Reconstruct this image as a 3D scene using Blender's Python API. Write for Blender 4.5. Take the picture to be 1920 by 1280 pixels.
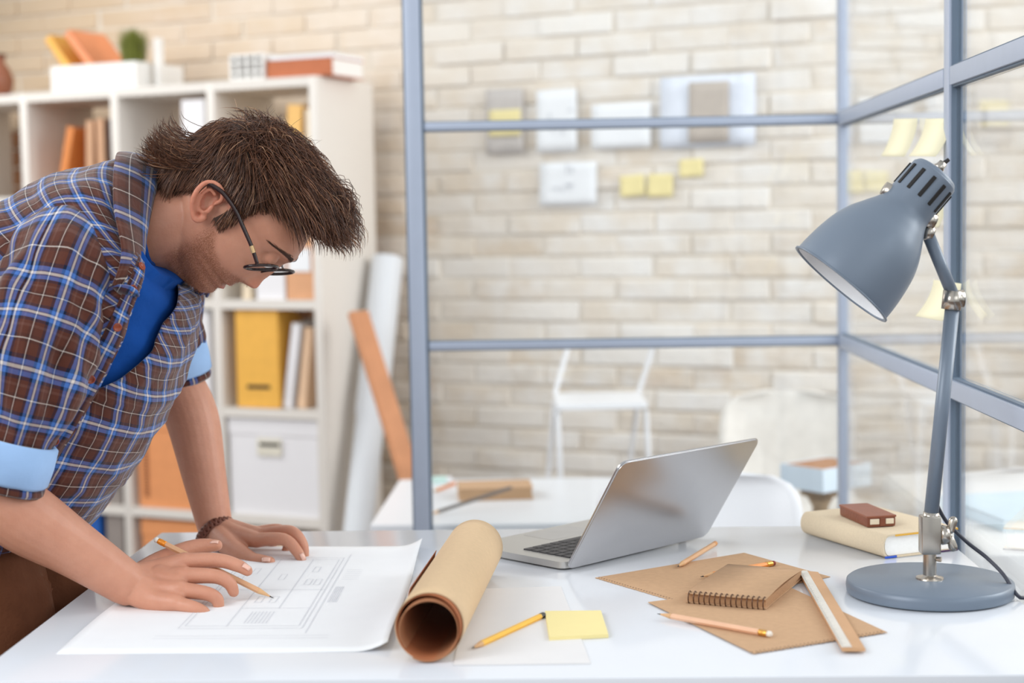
import bpy, bmesh, math, random
from math import sin, cos, pi, radians, sqrt, atan2
from mathutils import Vector, Matrix, noise
random.seed(7)
for o in list(bpy.data.objects): bpy.data.objects.remove(o)
SC = bpy.context.scene
COL = SC.collection

# ------------------------------------------------------------------ camera
FPX = 3000.0                       # focal length in pixels of the 1920x1280 frame
CAMZ = 1.246
cam_d = bpy.data.cameras.new('camera'); cam_o = bpy.data.objects.new('camera', cam_d); COL.objects.link(cam_o)
cam_d.sensor_width = 36.0; cam_d.lens = FPX / 1920 * 36
CAMM = Matrix.Translation((0, 0, CAMZ)) @ Matrix.Rotation(pi/2 - math.atan(220/FPX), 4, 'X') @ Matrix.Rotation(-0.0170, 4, 'Z')
cam_o.matrix_world = CAMM
cam_d.clip_start = 0.05
cam_d.dof.use_dof = True; cam_d.dof.focus_distance = 2.17; cam_d.dof.aperture_fstop = 3.0
SC.camera = cam_o

# ------------------------------------------------------------------ light
SC.view_settings.view_transform = 'Standard'; SC.view_settings.look = 'None'
SC.view_settings.gamma = 1.0; SC.view_settings.use_curve_mapping = False
SC.view_settings.exposure = 0.12
w = bpy.data.worlds.new('world'); SC.world = w; w.use_nodes = True
w.node_tree.nodes['Background'].inputs[0].default_value = (0.93, 0.97, 1.0, 1)
w.node_tree.nodes['Background'].inputs[1].default_value = 0.72
def area(name, loc, target, size, energy, color):
    d = bpy.data.lights.new(name, 'AREA'); d.shape = 'RECTANGLE'; d.size, d.size_y = size
    d.energy = energy; d.color = color
    o = bpy.data.objects.new(name, d); COL.objects.link(o); o.location = loc
    o.rotation_euler = (Vector(target) - Vector(loc)).to_track_quat('-Z', 'Y').to_euler()
    return o
area('window_light_back', (-3.0, 4.4, 2.7), (-0.2, 2.2, 0.9), (2.2, 1.8), 62, (1.0, 0.98, 0.95))
area('window_light_left', (-2.9, -0.3, 2.9), (-0.3, 2.3, 0.9), (2.4, 2.0), 88, (0.96, 0.98, 1.0))
area('fill_light_front', (2.6, -1.6, 2.9), (0.4, 3.0, 0.9), (3.0, 2.2), 30, (0.93, 0.97, 1.0))  # soft fill added from the front right, no real window
area('fill_light_right', (3.3, 2.6, 2.5), (0.7, 4.8, 1.1), (2.0, 1.8), 92, (1.0, 0.99, 0.98))  # added lamp that brightens the right part of the brick wall

# ------------------------------------------------------------------ pixel -> place
def ray(px, py):
    d = Vector(((px-960)/FPX, -(py-640)/FPX, -1)); return (CAMM.to_3x3() @ d)
CO = Vector((0, 0, CAMZ))
def P(px, py, Y=None, z=None):
    d = ray(px, py)
    t = (Y - CO.y)/d.y if Y is not None else (z - CO.z)/d.z
    return CO + d*t
def PP(px, py, p0, n):
    d = ray(px, py); n = Vector(n); return CO + d*((Vector(p0)-CO).dot(n)/d.dot(n))
def project(p):
    q = CAMM.inverted() @ Vector(p); return (960 + FPX*q.x/-q.z, 640 - FPX*q.y/-q.z)
DZ = 0.76                           # desk height

# ------------------------------------------------------------------ materials
def lin(c):
    return tuple(((v/255)/12.92 if v/255 <= .04045 else ((v/255+.055)/1.055)**2.4) for v in c)
MATS = {}
def mat(name, rgb, rough=.5, metal=0.0, var=0.06, scale=30.0, bump=0.0, bscale=None, emit=0.0, spec=.5, sss=0.0, coat=0.0, rnd=0.0):
    if name in MATS: return MATS[name]
    m = bpy.data.materials.new(name); m.use_nodes = True; nt = m.node_tree; b = nt.nodes['Principled BSDF']
    c = lin(rgb)
    b.inputs['Roughness'].default_value = rough; b.inputs['Metallic'].default_value = metal
    b.inputs['Specular IOR Level'].default_value = spec; b.inputs['Coat Weight'].default_value = coat
    if sss: b.inputs['Subsurface Weight'].default_value = sss; b.inputs['Subsurface Radius'].default_value = (.012, .004, .002); b.inputs['Subsurface Scale'].default_value = 1
    tc = nt.nodes.new('ShaderNodeTexCoord'); nz = nt.nodes.new('ShaderNodeTexNoise')
    nz.inputs['Scale'].default_value = scale; nz.inputs['Detail'].default_value = 4
    nt.links.new(tc.outputs['Object'], nz.inputs['Vector'])
    mx = nt.nodes.new('ShaderNodeMix'); mx.data_type = 'RGBA'
    mx.inputs[6].default_value = (*[max(0, v*(1-var*2)) for v in c], 1); mx.inputs[7].default_value = (*[min(1, v*(1+var*2)) for v in c], 1)
    nt.links.new(nz.outputs['Fac'], mx.inputs[0]); out = mx.outputs[2]
    if rnd:
        oi = nt.nodes.new('ShaderNodeObjectInfo'); hs = nt.nodes.new('ShaderNodeHueSaturation')
        mr = nt.nodes.new('ShaderNodeMapRange'); mr.inputs[3].default_value = 1-rnd; mr.inputs[4].default_value = 1+rnd
        nt.links.new(oi.outputs['Random'], mr.inputs[0]); nt.links.new(mr.outputs[0], hs.inputs['Value']); nt.links.new(out, hs.inputs['Color']); out = hs.outputs[0]
    nt.links.new(out, b.inputs['Base Color'])
    if emit:
        b.inputs['Emission Color'].default_value = (*c, 1); b.inputs['Emission Strength'].default_value = emit
    if bump:
        n2 = nt.nodes.new('ShaderNodeTexNoise'); n2.inputs['Scale'].default_value = bscale or scale*3; n2.inputs['Detail'].default_value = 5
        nt.links.new(tc.outputs['Object'], n2.inputs['Vector'])
        bp = nt.nodes.new('ShaderNodeBump'); bp.inputs['Strength'].default_value = bump; bp.inputs['Distance'].default_value = .01
        nt.links.new(n2.outputs['Fac'], bp.inputs['Height']); nt.links.new(bp.outputs[0], b.inputs['Normal'])
    MATS[name] = m; return m

def plaid(name):
    m = bpy.data.materials.new(name); m.use_nodes = True; nt = m.node_tree; b = nt.nodes['Principled BSDF']
    N = nt.nodes.new; L = nt.links.new
    b.inputs['Roughness'].default_value = .9; b.inputs['Specular IOR Level'].default_value = .15
    b.inputs['Sheen Weight'].default_value = .25; b.inputs['Sheen Roughness'].default_value = .5
    uv = N('ShaderNodeUVMap'); uv.uv_map = 'cloth'
    sp = N('ShaderNodeSeparateXYZ'); L(uv.outputs[0], sp.inputs[0])
    brown, blue, navy, cream = (.095, .028, .017), (.060, .16, .47), (.008, .012, .034), (.70, .63, .57)
    dbrown = (.055, .02, .016); mid = (.035, .075, .22)
    stops = [(0, navy), (.06, blue), (.14, mid), (.165, cream), (.22, mid), (.245, blue), (.325, navy), (.40, brown), (.60, dbrown), (.655, cream), (.672, dbrown), (.74, brown), (.88, (.14, .06, .045)), (.93, brown)]
    outs = []
    for ax, per, off in ((0, .051, 0.0), (1, .055, .3)):
        d = N('ShaderNodeMath'); d.operation = 'MULTIPLY_ADD'; d.inputs[1].default_value = 1/per; d.inputs[2].default_value = off + 50
        L(sp.outputs[ax], d.inputs[0])
        fr = N('ShaderNodeMath'); fr.operation = 'FRACT'; L(d.outputs[0], fr.inputs[0])
        cr = N('ShaderNodeValToRGB'); cr.color_ramp.interpolation = 'CONSTANT'; e = cr.color_ramp.elements
        e[0].position = 0; e[0].color = (*stops[0][1], 1); e[1].position = stops[1][0]; e[1].color = (*stops[1][1], 1)
        for p_, c_ in stops[2:]:
            k = e.new(p_); k.color = (*c_, 1)
        L(fr.outputs[0], cr.inputs[0]); outs.append(cr.outputs[0])
    # twill: diagonal alternation of warp and weft
    ad = N('ShaderNodeMath'); ad.operation = 'ADD'; L(sp.outputs[0], ad.inputs[0]); L(sp.outputs[1], ad.inputs[1])
    ml = N('ShaderNodeMath'); ml.operation = 'MULTIPLY'; ml.inputs[1].default_value = 900; L(ad.outputs[0], ml.inputs[0])
    f2 = N('ShaderNodeMath'); f2.operation = 'FRACT'; L(ml.outputs[0], f2.inputs[0])
    mr = N('ShaderNodeMapRange'); mr.inputs[3].default_value = .38; mr.inputs[4].default_value = .62; L(f2.outputs[0], mr.inputs[0])
    mx = N('ShaderNodeMix'); mx.data_type = 'RGBA'; L(mr.outputs[0], mx.inputs[0]); L(outs[0], mx.inputs[6]); L(outs[1], mx.inputs[7])
    L(mx.outputs[2], b.inputs['Base Color'])
    nz = N('ShaderNodeTexNoise'); nz.inputs['Scale'].default_value = 26; nz.inputs['Detail'].default_value = 3
    tc = N('ShaderNodeTexCoord'); L(tc.outputs['Object'], nz.inputs['Vector'])
    bp = N('ShaderNodeBump'); bp.inputs['Strength'].default_value = .35; bp.inputs['Distance'].default_value = .012
    L(nz.outputs[0], bp.inputs['Height']); L(bp.outputs[0], b.inputs['Normal'])
    MATS[name] = m; return m

def glass_mat(name, tint=(.97, .985, .99), refl=1.0):
    m = bpy.data.materials.new(name); m.use_nodes = True; nt = m.node_tree; nt.nodes.clear()
    N = nt.nodes.new; L = nt.links.new
    out = N('ShaderNodeOutputMaterial'); mix = N('ShaderNodeMixShader'); t = N('ShaderNodeBsdfTransparent'); g = N('ShaderNodeBsdfGlossy')
    t.inputs[0].default_value = (*tint, 1); g.inputs['Roughness'].default_value = .01; g.inputs[0].default_value = (refl, refl, refl, 1)
    lw = N('ShaderNodeLayerWeight'); lw.inputs[0].default_value = .5
    p5 = N('ShaderNodeMath'); p5.operation = 'POWER'; p5.inputs[1].default_value = 4.0; L(lw.outputs['Facing'], p5.inputs[0])
    ma = N('ShaderNodeMath'); ma.operation = 'MULTIPLY_ADD'; ma.inputs[1].default_value = .85; ma.inputs[2].default_value = .045; L(p5.outputs[0], ma.inputs[0])
    L(ma.outputs[0], mix.inputs[0]); L(t.outputs[0], mix.inputs[1]); L(g.outputs[0], mix.inputs[2]); L(mix.outputs[0], out.inputs[0])
    MATS[name] = m; return m

# ------------------------------------------------------------------ mesh helpers
def mk(name, verts, faces, m=None, parent=None, smooth=False, uvs=None):
    """link one mesh; verts in the frame of the root (children carry identity transforms)"""
    me = bpy.data.meshes.new(name); me.from_pydata([tuple(v) for v in verts], [], faces); me.update()
    if uvs is not None:
        ul = me.uv_layers.new(name='cloth')
        for lp in me.loops: ul.data[lp.index].uv = uvs[lp.vertex_index]
    if smooth: me.polygons.foreach_set('use_smooth', [True]*len(me.polygons))
    return link(name, me, m, parent)
def link(name, me, m=None, parent=None):
    o = bpy.data.objects.new(name, me); COL.objects.link(o)
    if m: 
        if len(me.materials) == 0: me.materials.append(m)
    if parent: o.parent = parent
    return o
def thing(name, label, cat, loc=(0, 0, 0), rz=0.0, group=None, rot=None):
    o = bpy.data.objects.new(name, None); COL.objects.link(o); o.empty_display_size = .05
    o.location = loc; o.rotation_euler = rot if rot is not None else (0, 0, rz)
    o['label'] = label; o['category'] = cat
    if group: o['group'] = group
    return o
def tag(o, label, cat, group=None):
    o['label'] = label; o['category'] = cat
    if group: o['group'] = group
    return o
def struct(o): o['kind'] = 'structure'; return o
class MB:
    def __init__(s): s.v = []; s.f = []
    def add(s, v, f):
        n = len(s.v); s.v += [Vector(p) for p in v]; s.f += [tuple(i+n for i in q) for q in f]; return s
    def box(s, lo, hi, M=None, bev=0.0):
        if bev > 0:
            bm = bmesh.new(); bmesh.ops.create_cube(bm, size=1)
            for q in bm.verts: q.co = Vector(((lo[0]+hi[0])/2 + q.co.x*(hi[0]-lo[0]), (lo[1]+hi[1])/2 + q.co.y*(hi[1]-lo[1]), (lo[2]+hi[2])/2 + q.co.z*(hi[2]-lo[2])))
            bmesh.ops.bevel(bm, geom=bm.edges[:], offset=bev, segments=2, affect='EDGES', profile=.6)
            bm.verts.index_update()
            v = [q.co.copy() for q in bm.verts]; f = [tuple(x.index for x in q.verts) for q in bm.faces]; bm.free()
        else:
            x0, y0, z0 = lo; x1, y1, z1 = hi
            v = [Vector(p) for p in ((x0,y0,z0),(x1,y0,z0),(x1,y1,z0),(x0,y1,z0),(x0,y0,z1),(x1,y0,z1),(x1,y1,z1),(x0,y1,z1))]
            f = [(0,3,2,1),(4,5,6,7),(0,1,5,4),(1,2,6,5),(2,3,7,6),(3,0,4,7)]
        if M is not None: v = [M @ p for p in v]
        return s.add(v, f)
    def tube(s, path, radii, seg=12, cap=True, M=None):
        v, f = tube(path, radii, seg, cap)
        if M is not None: v = [M @ p for p in v]
        return s.add(v, f)
    def lathe(s, prof, seg=32, M=None, cap=True):
        v = []; f = []
        for r, z in prof:
            for k in range(seg): v.append(Vector((r*cos(2*pi*k/seg), r*sin(2*pi*k/seg), z)))
        for i in range(len(prof)-1):
            for k in range(seg):
                a, b_ = i*seg+k, i*seg+(k+1) % seg; f.append((a, b_, b_+seg, a+seg))
        if cap:
            if prof[0][0] > 1e-6: f.append(tuple(reversed(range(seg))))
            if prof[-1][0] > 1e-6: f.append(tuple((len(prof)-1)*seg+k for k in range(seg)))
        if M is not None: v = [M @ p for p in v]
        return s.add(v, f)
    def prism(s, poly, z0, z1, M=None):
        n = len(poly); v = [Vector((x, y, z0)) for x, y in poly]+[Vector((x, y, z1)) for x, y in poly]
        f = [tuple(reversed(range(n))), tuple(range(n, 2*n))]+[(i, (i+1) % n, n+(i+1) % n, n+i) for i in range(n)]
        if M is not None: v = [M @ p for p in v]
        return s.add(v, f)
    def build(s, name, m=None, parent=None, smooth=False, angle=None):
        o = mk(name, s.v, s.f, m, parent, smooth or angle is not None)
        if angle is not None: o.data.set_sharp_from_angle(angle=radians(angle))
        return o
def frames(path):
    n = len(path); T = []
    for i in range(n):
        t = (path[min(i+1, n-1)] - path[max(i-1, 0)]); T.append(t.normalized() if t.length > 1e-9 else Vector((0, 0, 1)))
    a = Vector((0, 0, 1)) if abs(T[0].z) < .9 else Vector((1, 0, 0))
    N = [(a - T[0]*a.dot(T[0])).normalized()]
    for i in range(1, n):
        q = N[-1] - T[i]*N[-1].dot(T[i]); N.append(q.normalized())
    return T, N
def tube(path, radii, seg=12, cap=True):
    path = [Vector(p) for p in path]
    if not hasattr(radii, '__len__'): radii = [radii]*len(path)
    T, N = frames(path); v = []; f = []
    def ring(c, t, n, r):
        b_ = t.cross(n)
        for k in range(seg):
            a = 2*pi*k/seg; v.append(c + n*(r*cos(a)) + b_*(r*sin(a)))
    rings = []
    if cap == 'round':
        for a in (80, 55, 28): rings.append((path[0]-T[0]*radii[0]*sin(radians(a)), T[0], N[0], radii[0]*cos(radians(a))))
    for i in range(len(path)): rings.append((path[i], T[i], N[i], radii[i]))
    if cap == 'round':
        for a in (28, 55, 80): rings.append((path[-1]+T[-1]*radii[-1]*sin(radians(a)), T[-1], N[-1], radii[-1]*cos(radians(a))))
    for r_ in rings: ring(*r_)
    for i in range(len(rings)-1):
        for k in range(seg):
            a, b_ = i*seg+k, i*seg+(k+1) % seg; f.append((a, b_, b_+seg, a+seg))
    if cap:
        f.append(tuple(reversed(range(seg)))); f.append(tuple((len(rings)-1)*seg+k for k in range(seg)))
    return v, f
def spline(pts, n):
    """Catmull-Rom through pts (Vectors or floats lists), n samples"""
    pts = [Vector(p) if hasattr(p, '__len__') else Vector((p, 0, 0)) for p in pts]; out = []
    m = len(pts)-1
    for i in range(n):
        t = i/(n-1)*m; k = min(int(t), m-1); u = t-k
        p0, p1, p2, p3 = pts[max(k-1, 0)], pts[k], pts[k+1], pts[min(k+2, m)]
        out.append(.5*((2*p1)+(p2-p0)*u+(2*p0-5*p1+4*p2-p3)*u*u+(3*p1-p0-3*p2+p3)*u**3))
    return out
def interp(x, xs, ys):
    if x <= xs[0]: return ys[0]
    for i in range(len(xs)-1):
        if x <= xs[i+1]:
            t = (x-xs[i])/(xs[i+1]-xs[i]); return ys[i]+(ys[i+1]-ys[i])*t
    return ys[-1]
def remesh(v, f, voxel, smooth=3):
    me = bpy.data.meshes.new('tmp'); me.from_pydata([tuple(p) for p in v], [], f); me.update()
    o = bpy.data.objects.new('tmp', me); COL.objects.link(o)
    r = o.modifiers.new('r', 'REMESH'); r.mode = 'VOXEL'; r.voxel_size = voxel; r.use_smooth_shade = True
    if smooth:
        s_ = o.modifiers.new('s', 'SMOOTH'); s_.iterations = smooth; s_.factor = .5
    dg = bpy.context.evaluated_depsgraph_get(); dg.update()
    out = bpy.data.meshes.new_from_object(o.evaluated_get(dg))
    bpy.data.objects.remove(o); bpy.data.meshes.remove(me)
    return out

# common materials
WHITE = mat('white_lacquer', (236, 234, 230), .35, var=.01)
CHROME = mat('brushed_nickel', (190, 182, 172), .25, 1.0, var=.03)
KRAFT = mat('kraft_paper', (196, 158, 122), .85, var=.05, scale=120, bump=.05, bscale=400)
DARK = mat('dark_slot', (28, 24, 22), .7)
PAPER = mat('white_paper', (240, 241, 243), .8, var=.01)
NOTE = mat('yellow_note', (240, 224, 160), .8, var=.01)
NOTEP = mat('pale_note', (245, 238, 205), .8, var=.01)
FRAME = mat('blue_grey_aluminium', (172, 182, 200), .38, .12, var=.02)
FRAMED = mat('dark_blue_grey_gasket', (98, 114, 132), .5, .1, var=.02)
GLASS = glass_mat('partition_glass')
PAGES = mat('page_block', (242, 240, 236), .85, var=.03, scale=200)
# ================================================================== setting: floor, brick wall
WU = Vector((.910, -.4146, 0)); WN = Vector((-.4146, -.910, 0)); W0 = Vector((0, 5.32, 0)); WRZ = atan2(WU.y, WU.x)
fl = MB().box((-6, -3, -.05), (6, 9, 0)).build('floor', mat('floor_dark_wood', (92, 70, 56), .4, var=.15, scale=6)); struct(fl)

def brick_mat(name, island):
    m = bpy.data.materials.new(name); m.use_nodes = True; nt = m.node_tree; b = nt.nodes['Principled BSDF']; N = nt.nodes.new; L = nt.links.new
    b.inputs['Roughness'].default_value = .85
    tc = N('ShaderNodeTexCoord'); ge = N('ShaderNodeNewGeometry'); oi = N('ShaderNodeObjectInfo')
    rnd = ge.outputs['Random Per Island'] if island else oi.outputs['Random']
    nz = N('ShaderNodeTexNoise'); nz.inputs['Scale'].default_value = 9; nz.inputs['Detail'].default_value = 6; nz.noise_dimensions = '4D'
    wm = N('ShaderNodeMath'); wm.operation = 'MULTIPLY'; wm.inputs[1].default_value = 40; L(rnd, wm.inputs[0]); L(wm.outputs[0], nz.inputs['W'])
    L(tc.outputs['Object'], nz.inputs['Vector'])
    base = N('ShaderNodeValToRGB'); e = base.color_ramp.elements
    e[0].position = 0; e[0].color = (*lin((216, 198, 176)), 1); e[1].position = 1; e[1].color = (*lin((238, 232, 224)), 1)
    for p_, c_ in ((.15, (226, 213, 196)), (.5, (231, 221, 208)), (.8, (234, 226, 216))):
        k = e.new(p_); k.color = (*lin(c_), 1)
    L(rnd, base.inputs[0])
    ramp = N('ShaderNodeMapRange'); ramp.inputs[1].default_value = .42; ramp.inputs[2].default_value = .7; L(nz.outputs[0], ramp.inputs[0])
    mx = N('ShaderNodeMix'); mx.data_type = 'RGBA'; L(ramp.outputs[0], mx.inputs[0]); L(base.outputs[0], mx.inputs[6]); mx.inputs[7].default_value = (*lin((238, 234, 229)), 1)
    # tan tint towards the left end: warm light and shade put into the colour
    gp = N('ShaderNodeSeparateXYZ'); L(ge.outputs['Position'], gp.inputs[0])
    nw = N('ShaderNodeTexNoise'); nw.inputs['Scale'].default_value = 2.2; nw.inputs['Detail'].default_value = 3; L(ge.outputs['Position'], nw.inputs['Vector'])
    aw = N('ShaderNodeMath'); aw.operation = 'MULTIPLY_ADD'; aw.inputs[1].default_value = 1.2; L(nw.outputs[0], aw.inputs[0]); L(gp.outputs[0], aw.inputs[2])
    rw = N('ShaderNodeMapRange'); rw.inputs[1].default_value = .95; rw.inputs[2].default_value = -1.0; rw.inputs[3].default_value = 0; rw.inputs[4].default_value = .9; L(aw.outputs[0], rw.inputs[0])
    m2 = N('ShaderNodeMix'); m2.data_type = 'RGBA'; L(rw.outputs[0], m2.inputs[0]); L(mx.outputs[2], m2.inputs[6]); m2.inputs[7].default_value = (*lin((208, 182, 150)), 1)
    L(m2.outputs[2], b.inputs['Base Color'])
    bp = N('ShaderNodeBump'); bp.inputs['Strength'].default_value = .5; bp.inputs['Distance'].default_value = .01
    n2 = N('ShaderNodeTexNoise'); n2.inputs['Scale'].default_value = 60; n2.inputs['Detail'].default_value = 5; L(tc.outputs['Object'], n2.inputs['Vector'])
    L(n2.outputs[0], bp.inputs['Height']); L(bp.outputs[0], b.inputs['Normal'])
    return m
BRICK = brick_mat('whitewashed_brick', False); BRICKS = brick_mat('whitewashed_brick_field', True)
wall = thing('wall_back', 'whitewashed cream brick wall behind the bookcase and glass partition', 'wall', W0, WRZ)
del wall['category']; wall['kind'] = 'structure'
MB().box((-5, -.009, 0), (5, .14, 3.0)).build('mortar_bed', mat('pale_mortar', (222, 212, 198), .95, var=.05, scale=14, bump=.3), wall)
brick_meshes = []
for k in range(5):
    bm = bmesh.new(); bmesh.ops.create_cube(bm, size=1); rr = random.Random(k)
    for q in bm.verts:
        q.co = Vector((q.co.x*.247+rr.uniform(-.003, .003), q.co.y*.05+.010+rr.uniform(-.004, .003), q.co.z*.0625+rr.uniform(-.002, .002)))
    bmesh.ops.bevel(bm, geom=bm.edges[:], offset=.004, segments=1, affect='EDGES')
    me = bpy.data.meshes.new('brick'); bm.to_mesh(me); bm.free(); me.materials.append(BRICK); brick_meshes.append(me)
cand = []; rest = MB()
for r_ in range(42):
    z = .036 + r_*.071
    for c_ in range(-19, 20):
        x = c_*.2545 + (.127 if r_ % 2 else 0) + random.uniform(-.006, .006)
        p = W0 + WU*x; p = Vector((p.x, p.y, z)); qx, qy = project(p)
        vis = -80 < qx < 2000 and -40 < qy < 1000 and not (qx < 560 and qy > 215)
        cand.append((vis, x, z))
vis = [c for c in cand if c[0]]; vis.sort(key=lambda c: (project(W0+WU*c[1]+Vector((0, 0, c[2])))[1]-450)**2)
for i, (v_, x, z) in enumerate(vis[:300]):
    o = link('brick', random.choice(brick_meshes), None, wall); o.location = (x, random.uniform(-.004, .003), z)
shaded = MB()  # bricks behind the bookcase; its shade is put into their brown colour
for v_, x, z in vis[300:]+[c for c in cand if not c[0]]:
    (shaded if -2.30 < x < -.58 and z < 1.66 else rest).box((x-.1235, -.016+random.uniform(-.004, .003), z-.031), (x+.1235, .03, z+.031))
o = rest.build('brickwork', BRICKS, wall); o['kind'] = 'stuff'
o = shaded.build('shaded_brickwork', mat('shade_brown_brick', (158, 112, 80), .9, var=.12, scale=7, bump=.4), wall); o['kind'] = 'stuff'

# ================================================================== desk
DYAW = -math.atan(105/FPX)          # the desk and the partition are turned a little from the view axis
DXV = Vector((cos(DYAW), sin(DYAW), 0)); DYV = Vector((-sin(DYAW), cos(DYAW), 0))
def D2W(x, y, z=0): return DXV*x + DYV*y + Vector((0, 0, z))
desk = thing('desk', 'glossy white desk with drawings, laptop and lamp on it', 'desk', D2W(-.046, 2.1075), DYAW)
GL = mat('glossy_white_top', (226, 229, 235), .12, var=.004, spec=.5)
MB().box((-.614, -.4225, .725), (.614, .4225, DZ), bev=.003).build('desk_top', GL, desk, angle=40)
for sx in (-1, 1):
    for sy in (-1, 1):
        MB().box((sx*.52-.025, sy*.34-.025, 0), (sx*.52+.025, sy*.34+.025, .70), bev=.003).build('leg', WHITE, desk)
MB().box((-.53, -.35, .66), (.53, .35, .725)).build('under_frame', WHITE, desk)

# ================================================================== glass partition
PX = .600; PY = 3.50; PTOP = 2.3
BARS = (.055, .505, .982, 1.4595, 1.95)
part = thing('glass_partition', 'blue-grey framed glass partition standing behind the desk', 'partition', D2W(0, PY), DYAW)
xl = (PP(783, 500, D2W(0, PY), DYV)-D2W(0, PY)).dot(DXV)
def post(parent, x, y, name='post', ax=0):
    b = MB(); b.box((x-.017, y-.025, 0), (x+.017, y+.025, PTOP), bev=.002) if ax == 0 else b.box((x-.014, y-.017, 0), (x+.014, y+.017, PTOP), bev=.002)
    p = b.build(name, FRAME, parent, angle=40)
    g = MB()
    if ax == 0:
        for s_ in (-1, 1): g.box((x+s_*.017-.004, y-.017, 0), (x+s_*.017+.004, y+.017, PTOP))
    else:
        for s_ in (-1, 1): g.box((x-.010, y+s_*.017-.004, 0), (x+.010, y+s_*.017+.004, PTOP))
    g.build('gasket', FRAMED, p)
    return p
post(part, xl, 0)
cp = MB().box((PX-.011, -.018, 0), (PX+.011, .018, PTOP), bev=.002).build('corner_post', FRAME, part, angle=40)
for z in BARS:
    b = MB().box((xl+.021, -.014, z-.0085), (PX-.011, .014, z+.0085), bev=.0015).build('bar', FRAME, part, angle=40)
    g = MB()
    for s_ in (-1, 1): g.box((xl+.021, -.010, z+s_*.0085-.0025), (PX-.011, .010, z+s_*.0085+.0025))
    g.build('gasket', FRAMED, b)
for i in range(len(BARS)-1):
    MB().box((xl+.02, -.003, BARS[i]+.01), (PX-.011, .003, BARS[i+1]-.01)).build('pane', GLASS, part)
side = thing('glass_partition', 'blue-grey framed glass side screen running along the right edge of the desk', 'partition', D2W(PX, PY), DYAW)
Y3 = -(PY-2.50); Y4 = Y3 - 1.04
post(side, 0, Y3, ax=1); post(side, 0, Y4, ax=1)
for a0, a1 in ((Y3+.021, -.027), (Y4+.021, Y3-.021)):
    for z in BARS:
        b = MB().box((-.014, a0, z-.014), (.014, a1, z+.014), bev=.0015).build('bar', FRAME, side, angle=40)
        g = MB()
        for s_ in (-1, 1): g.box((-.009, a0, z+s_*.014-.003), (.009, a1, z+s_*.014+.003))
        g.build('gasket', FRAMED, b)
    for i in range(len(BARS)-1):
        MB().box((-.003, a0, BARS[i]+.018), (.003, a1, BARS[i+1]-.018)).build('pane', GLASS, side)

# ================================================================== bookcase
BF = P(600, 400, Y=5.05); BF.z = 0
BW, BD, BH, NC, NR = 1.96, .355, 1.72, 5, 5
bcase = thing('bookcase', 'tall white open-backed cube bookcase against the brick wall', 'bookcase', BF, WRZ)
BY = Vector((-WU.y, WU.x, 0))
def B2W(x, y, z): return BF + WU*x + BY*y + Vector((0, 0, z))
def bpx(px, py, y=0.0):
    q = PP(px, py, B2W(0, y, 0), BY) - BF; return q.dot(WU), q.z
T = .030
SHELFW = mat('warm_white_shelf_board', (226, 220, 212), .45, var=.01)
colx = [-BW+T/2 + k*(BW-T)/NC for k in range(NC+1)]; rowz = [.015, .297, .649, 1.001, 1.353, 1.705]
for k, x in enumerate(colx):
    MB().box((x-T/2, 0, 0), (x+T/2, BD, BH), bev=.002).build('side_panel' if k in (0, NC) else 'divider', SHELFW, bcase, angle=40)
for j, z in enumerate(rowz):
    for k in range(NC):
        MB().box((colx[k]+T/2, .001, z-T/2), (colx[k+1]-T/2, BD-.001, z+T/2)).build('shelf_board', SHELFW, bcase)
# ================================================================== things on the shelves
OB = mat('orange_cover', (224, 138, 70), .6); TANB = mat('tan_cover', (206, 160, 124), .6); YEL = mat('mustard_card', (238, 180, 78), .55)
SALM = mat('salmon_card', (238, 152, 104), .6); TERR = mat('terracotta_cover', (186, 104, 62), .6); ORB = mat('orange_perforated_card', (228, 152, 98), .6)
GREYB = mat('grey_binder_card', (150, 140, 134), .6); BLUEB = mat('blue_binder_card', (28, 92, 176), .5); WB = mat('white_card', (236, 234, 236), .5, var=.01)
DBR = mat('dark_brown_cover', (70, 40, 30), .6); GOLD = mat('golden_cover', (240, 190, 110), .5); CREAM = mat('cream_cover', (232, 214, 186), .6)
def shelf_loc(x, y, z): return B2W(x, y, z)
def book(label, x, z, t, d, h, cover, lean=0.0, y=.02, name='book', cat='book', group=None, flat=False):
    """upright book: x = left edge of its foot, spine towards the room"""
    r = thing(name, label, cat, shelf_loc(x, y, z+t*sin(radians(max(0, lean)))), group=group, rot=(0, radians(lean), WRZ))
    if flat: r.rotation_euler = (0, 0, WRZ)
    c = MB(); b_ = .0025
    c.box((0, 0, 0), (b_, d, h)).box((t-b_, 0, 0), (t, d, h)).box((0, 0, 0), (t, b_, h))
    c.build('cover', cover, r)
    MB().box((b_, b_, .003), (t-b_, d-.004, h-.003)).build('pages', PAGES, r)
    return r
def binder(label, x, z, t, d, h, m, y=.015, hole=.2, lab=None):
    r = thing('ring_binder', label, 'binder', shelf_loc(x, y, z), rot=(0, 0, WRZ))
    MB().box((0, 0, 0), (t, .004, h), bev=.0015).build('spine', m, r)
    c = MB().box((0, .004, 0), (.003, d, h)).box((t-.003, .004, 0), (t, d, h)); c.build('boards', m, r)
    MB().box((.004, .006, .004), (t-.004, d-.01, h-.012)).build('papers', PAGES, r)
    Mx = Matrix.Translation((t/2, 0, h*hole)) @ Matrix.Rotation(pi/2, 4, 'X')
    ring = MB().lathe([(.0115, 0), (.0115, .0025), (.0085, .0025), (.0085, .001)], 20, Mx, cap=False).build('finger_ring', CHROME, r)
    MB().lathe([(.0086, .0005), (.0086, .0012)], 16, Mx).build('finger_hole', DARK, r)
    if lab: MB().box((t*.15, -.0015, lab[0]), (t*.85, 0, lab[1])).build('label_card', PAPER, r)
    return r
R = rowz; TT = T/2
row = lambda k: R[k]+TT+.0005       # standing height of row k (0 = lowest)
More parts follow.
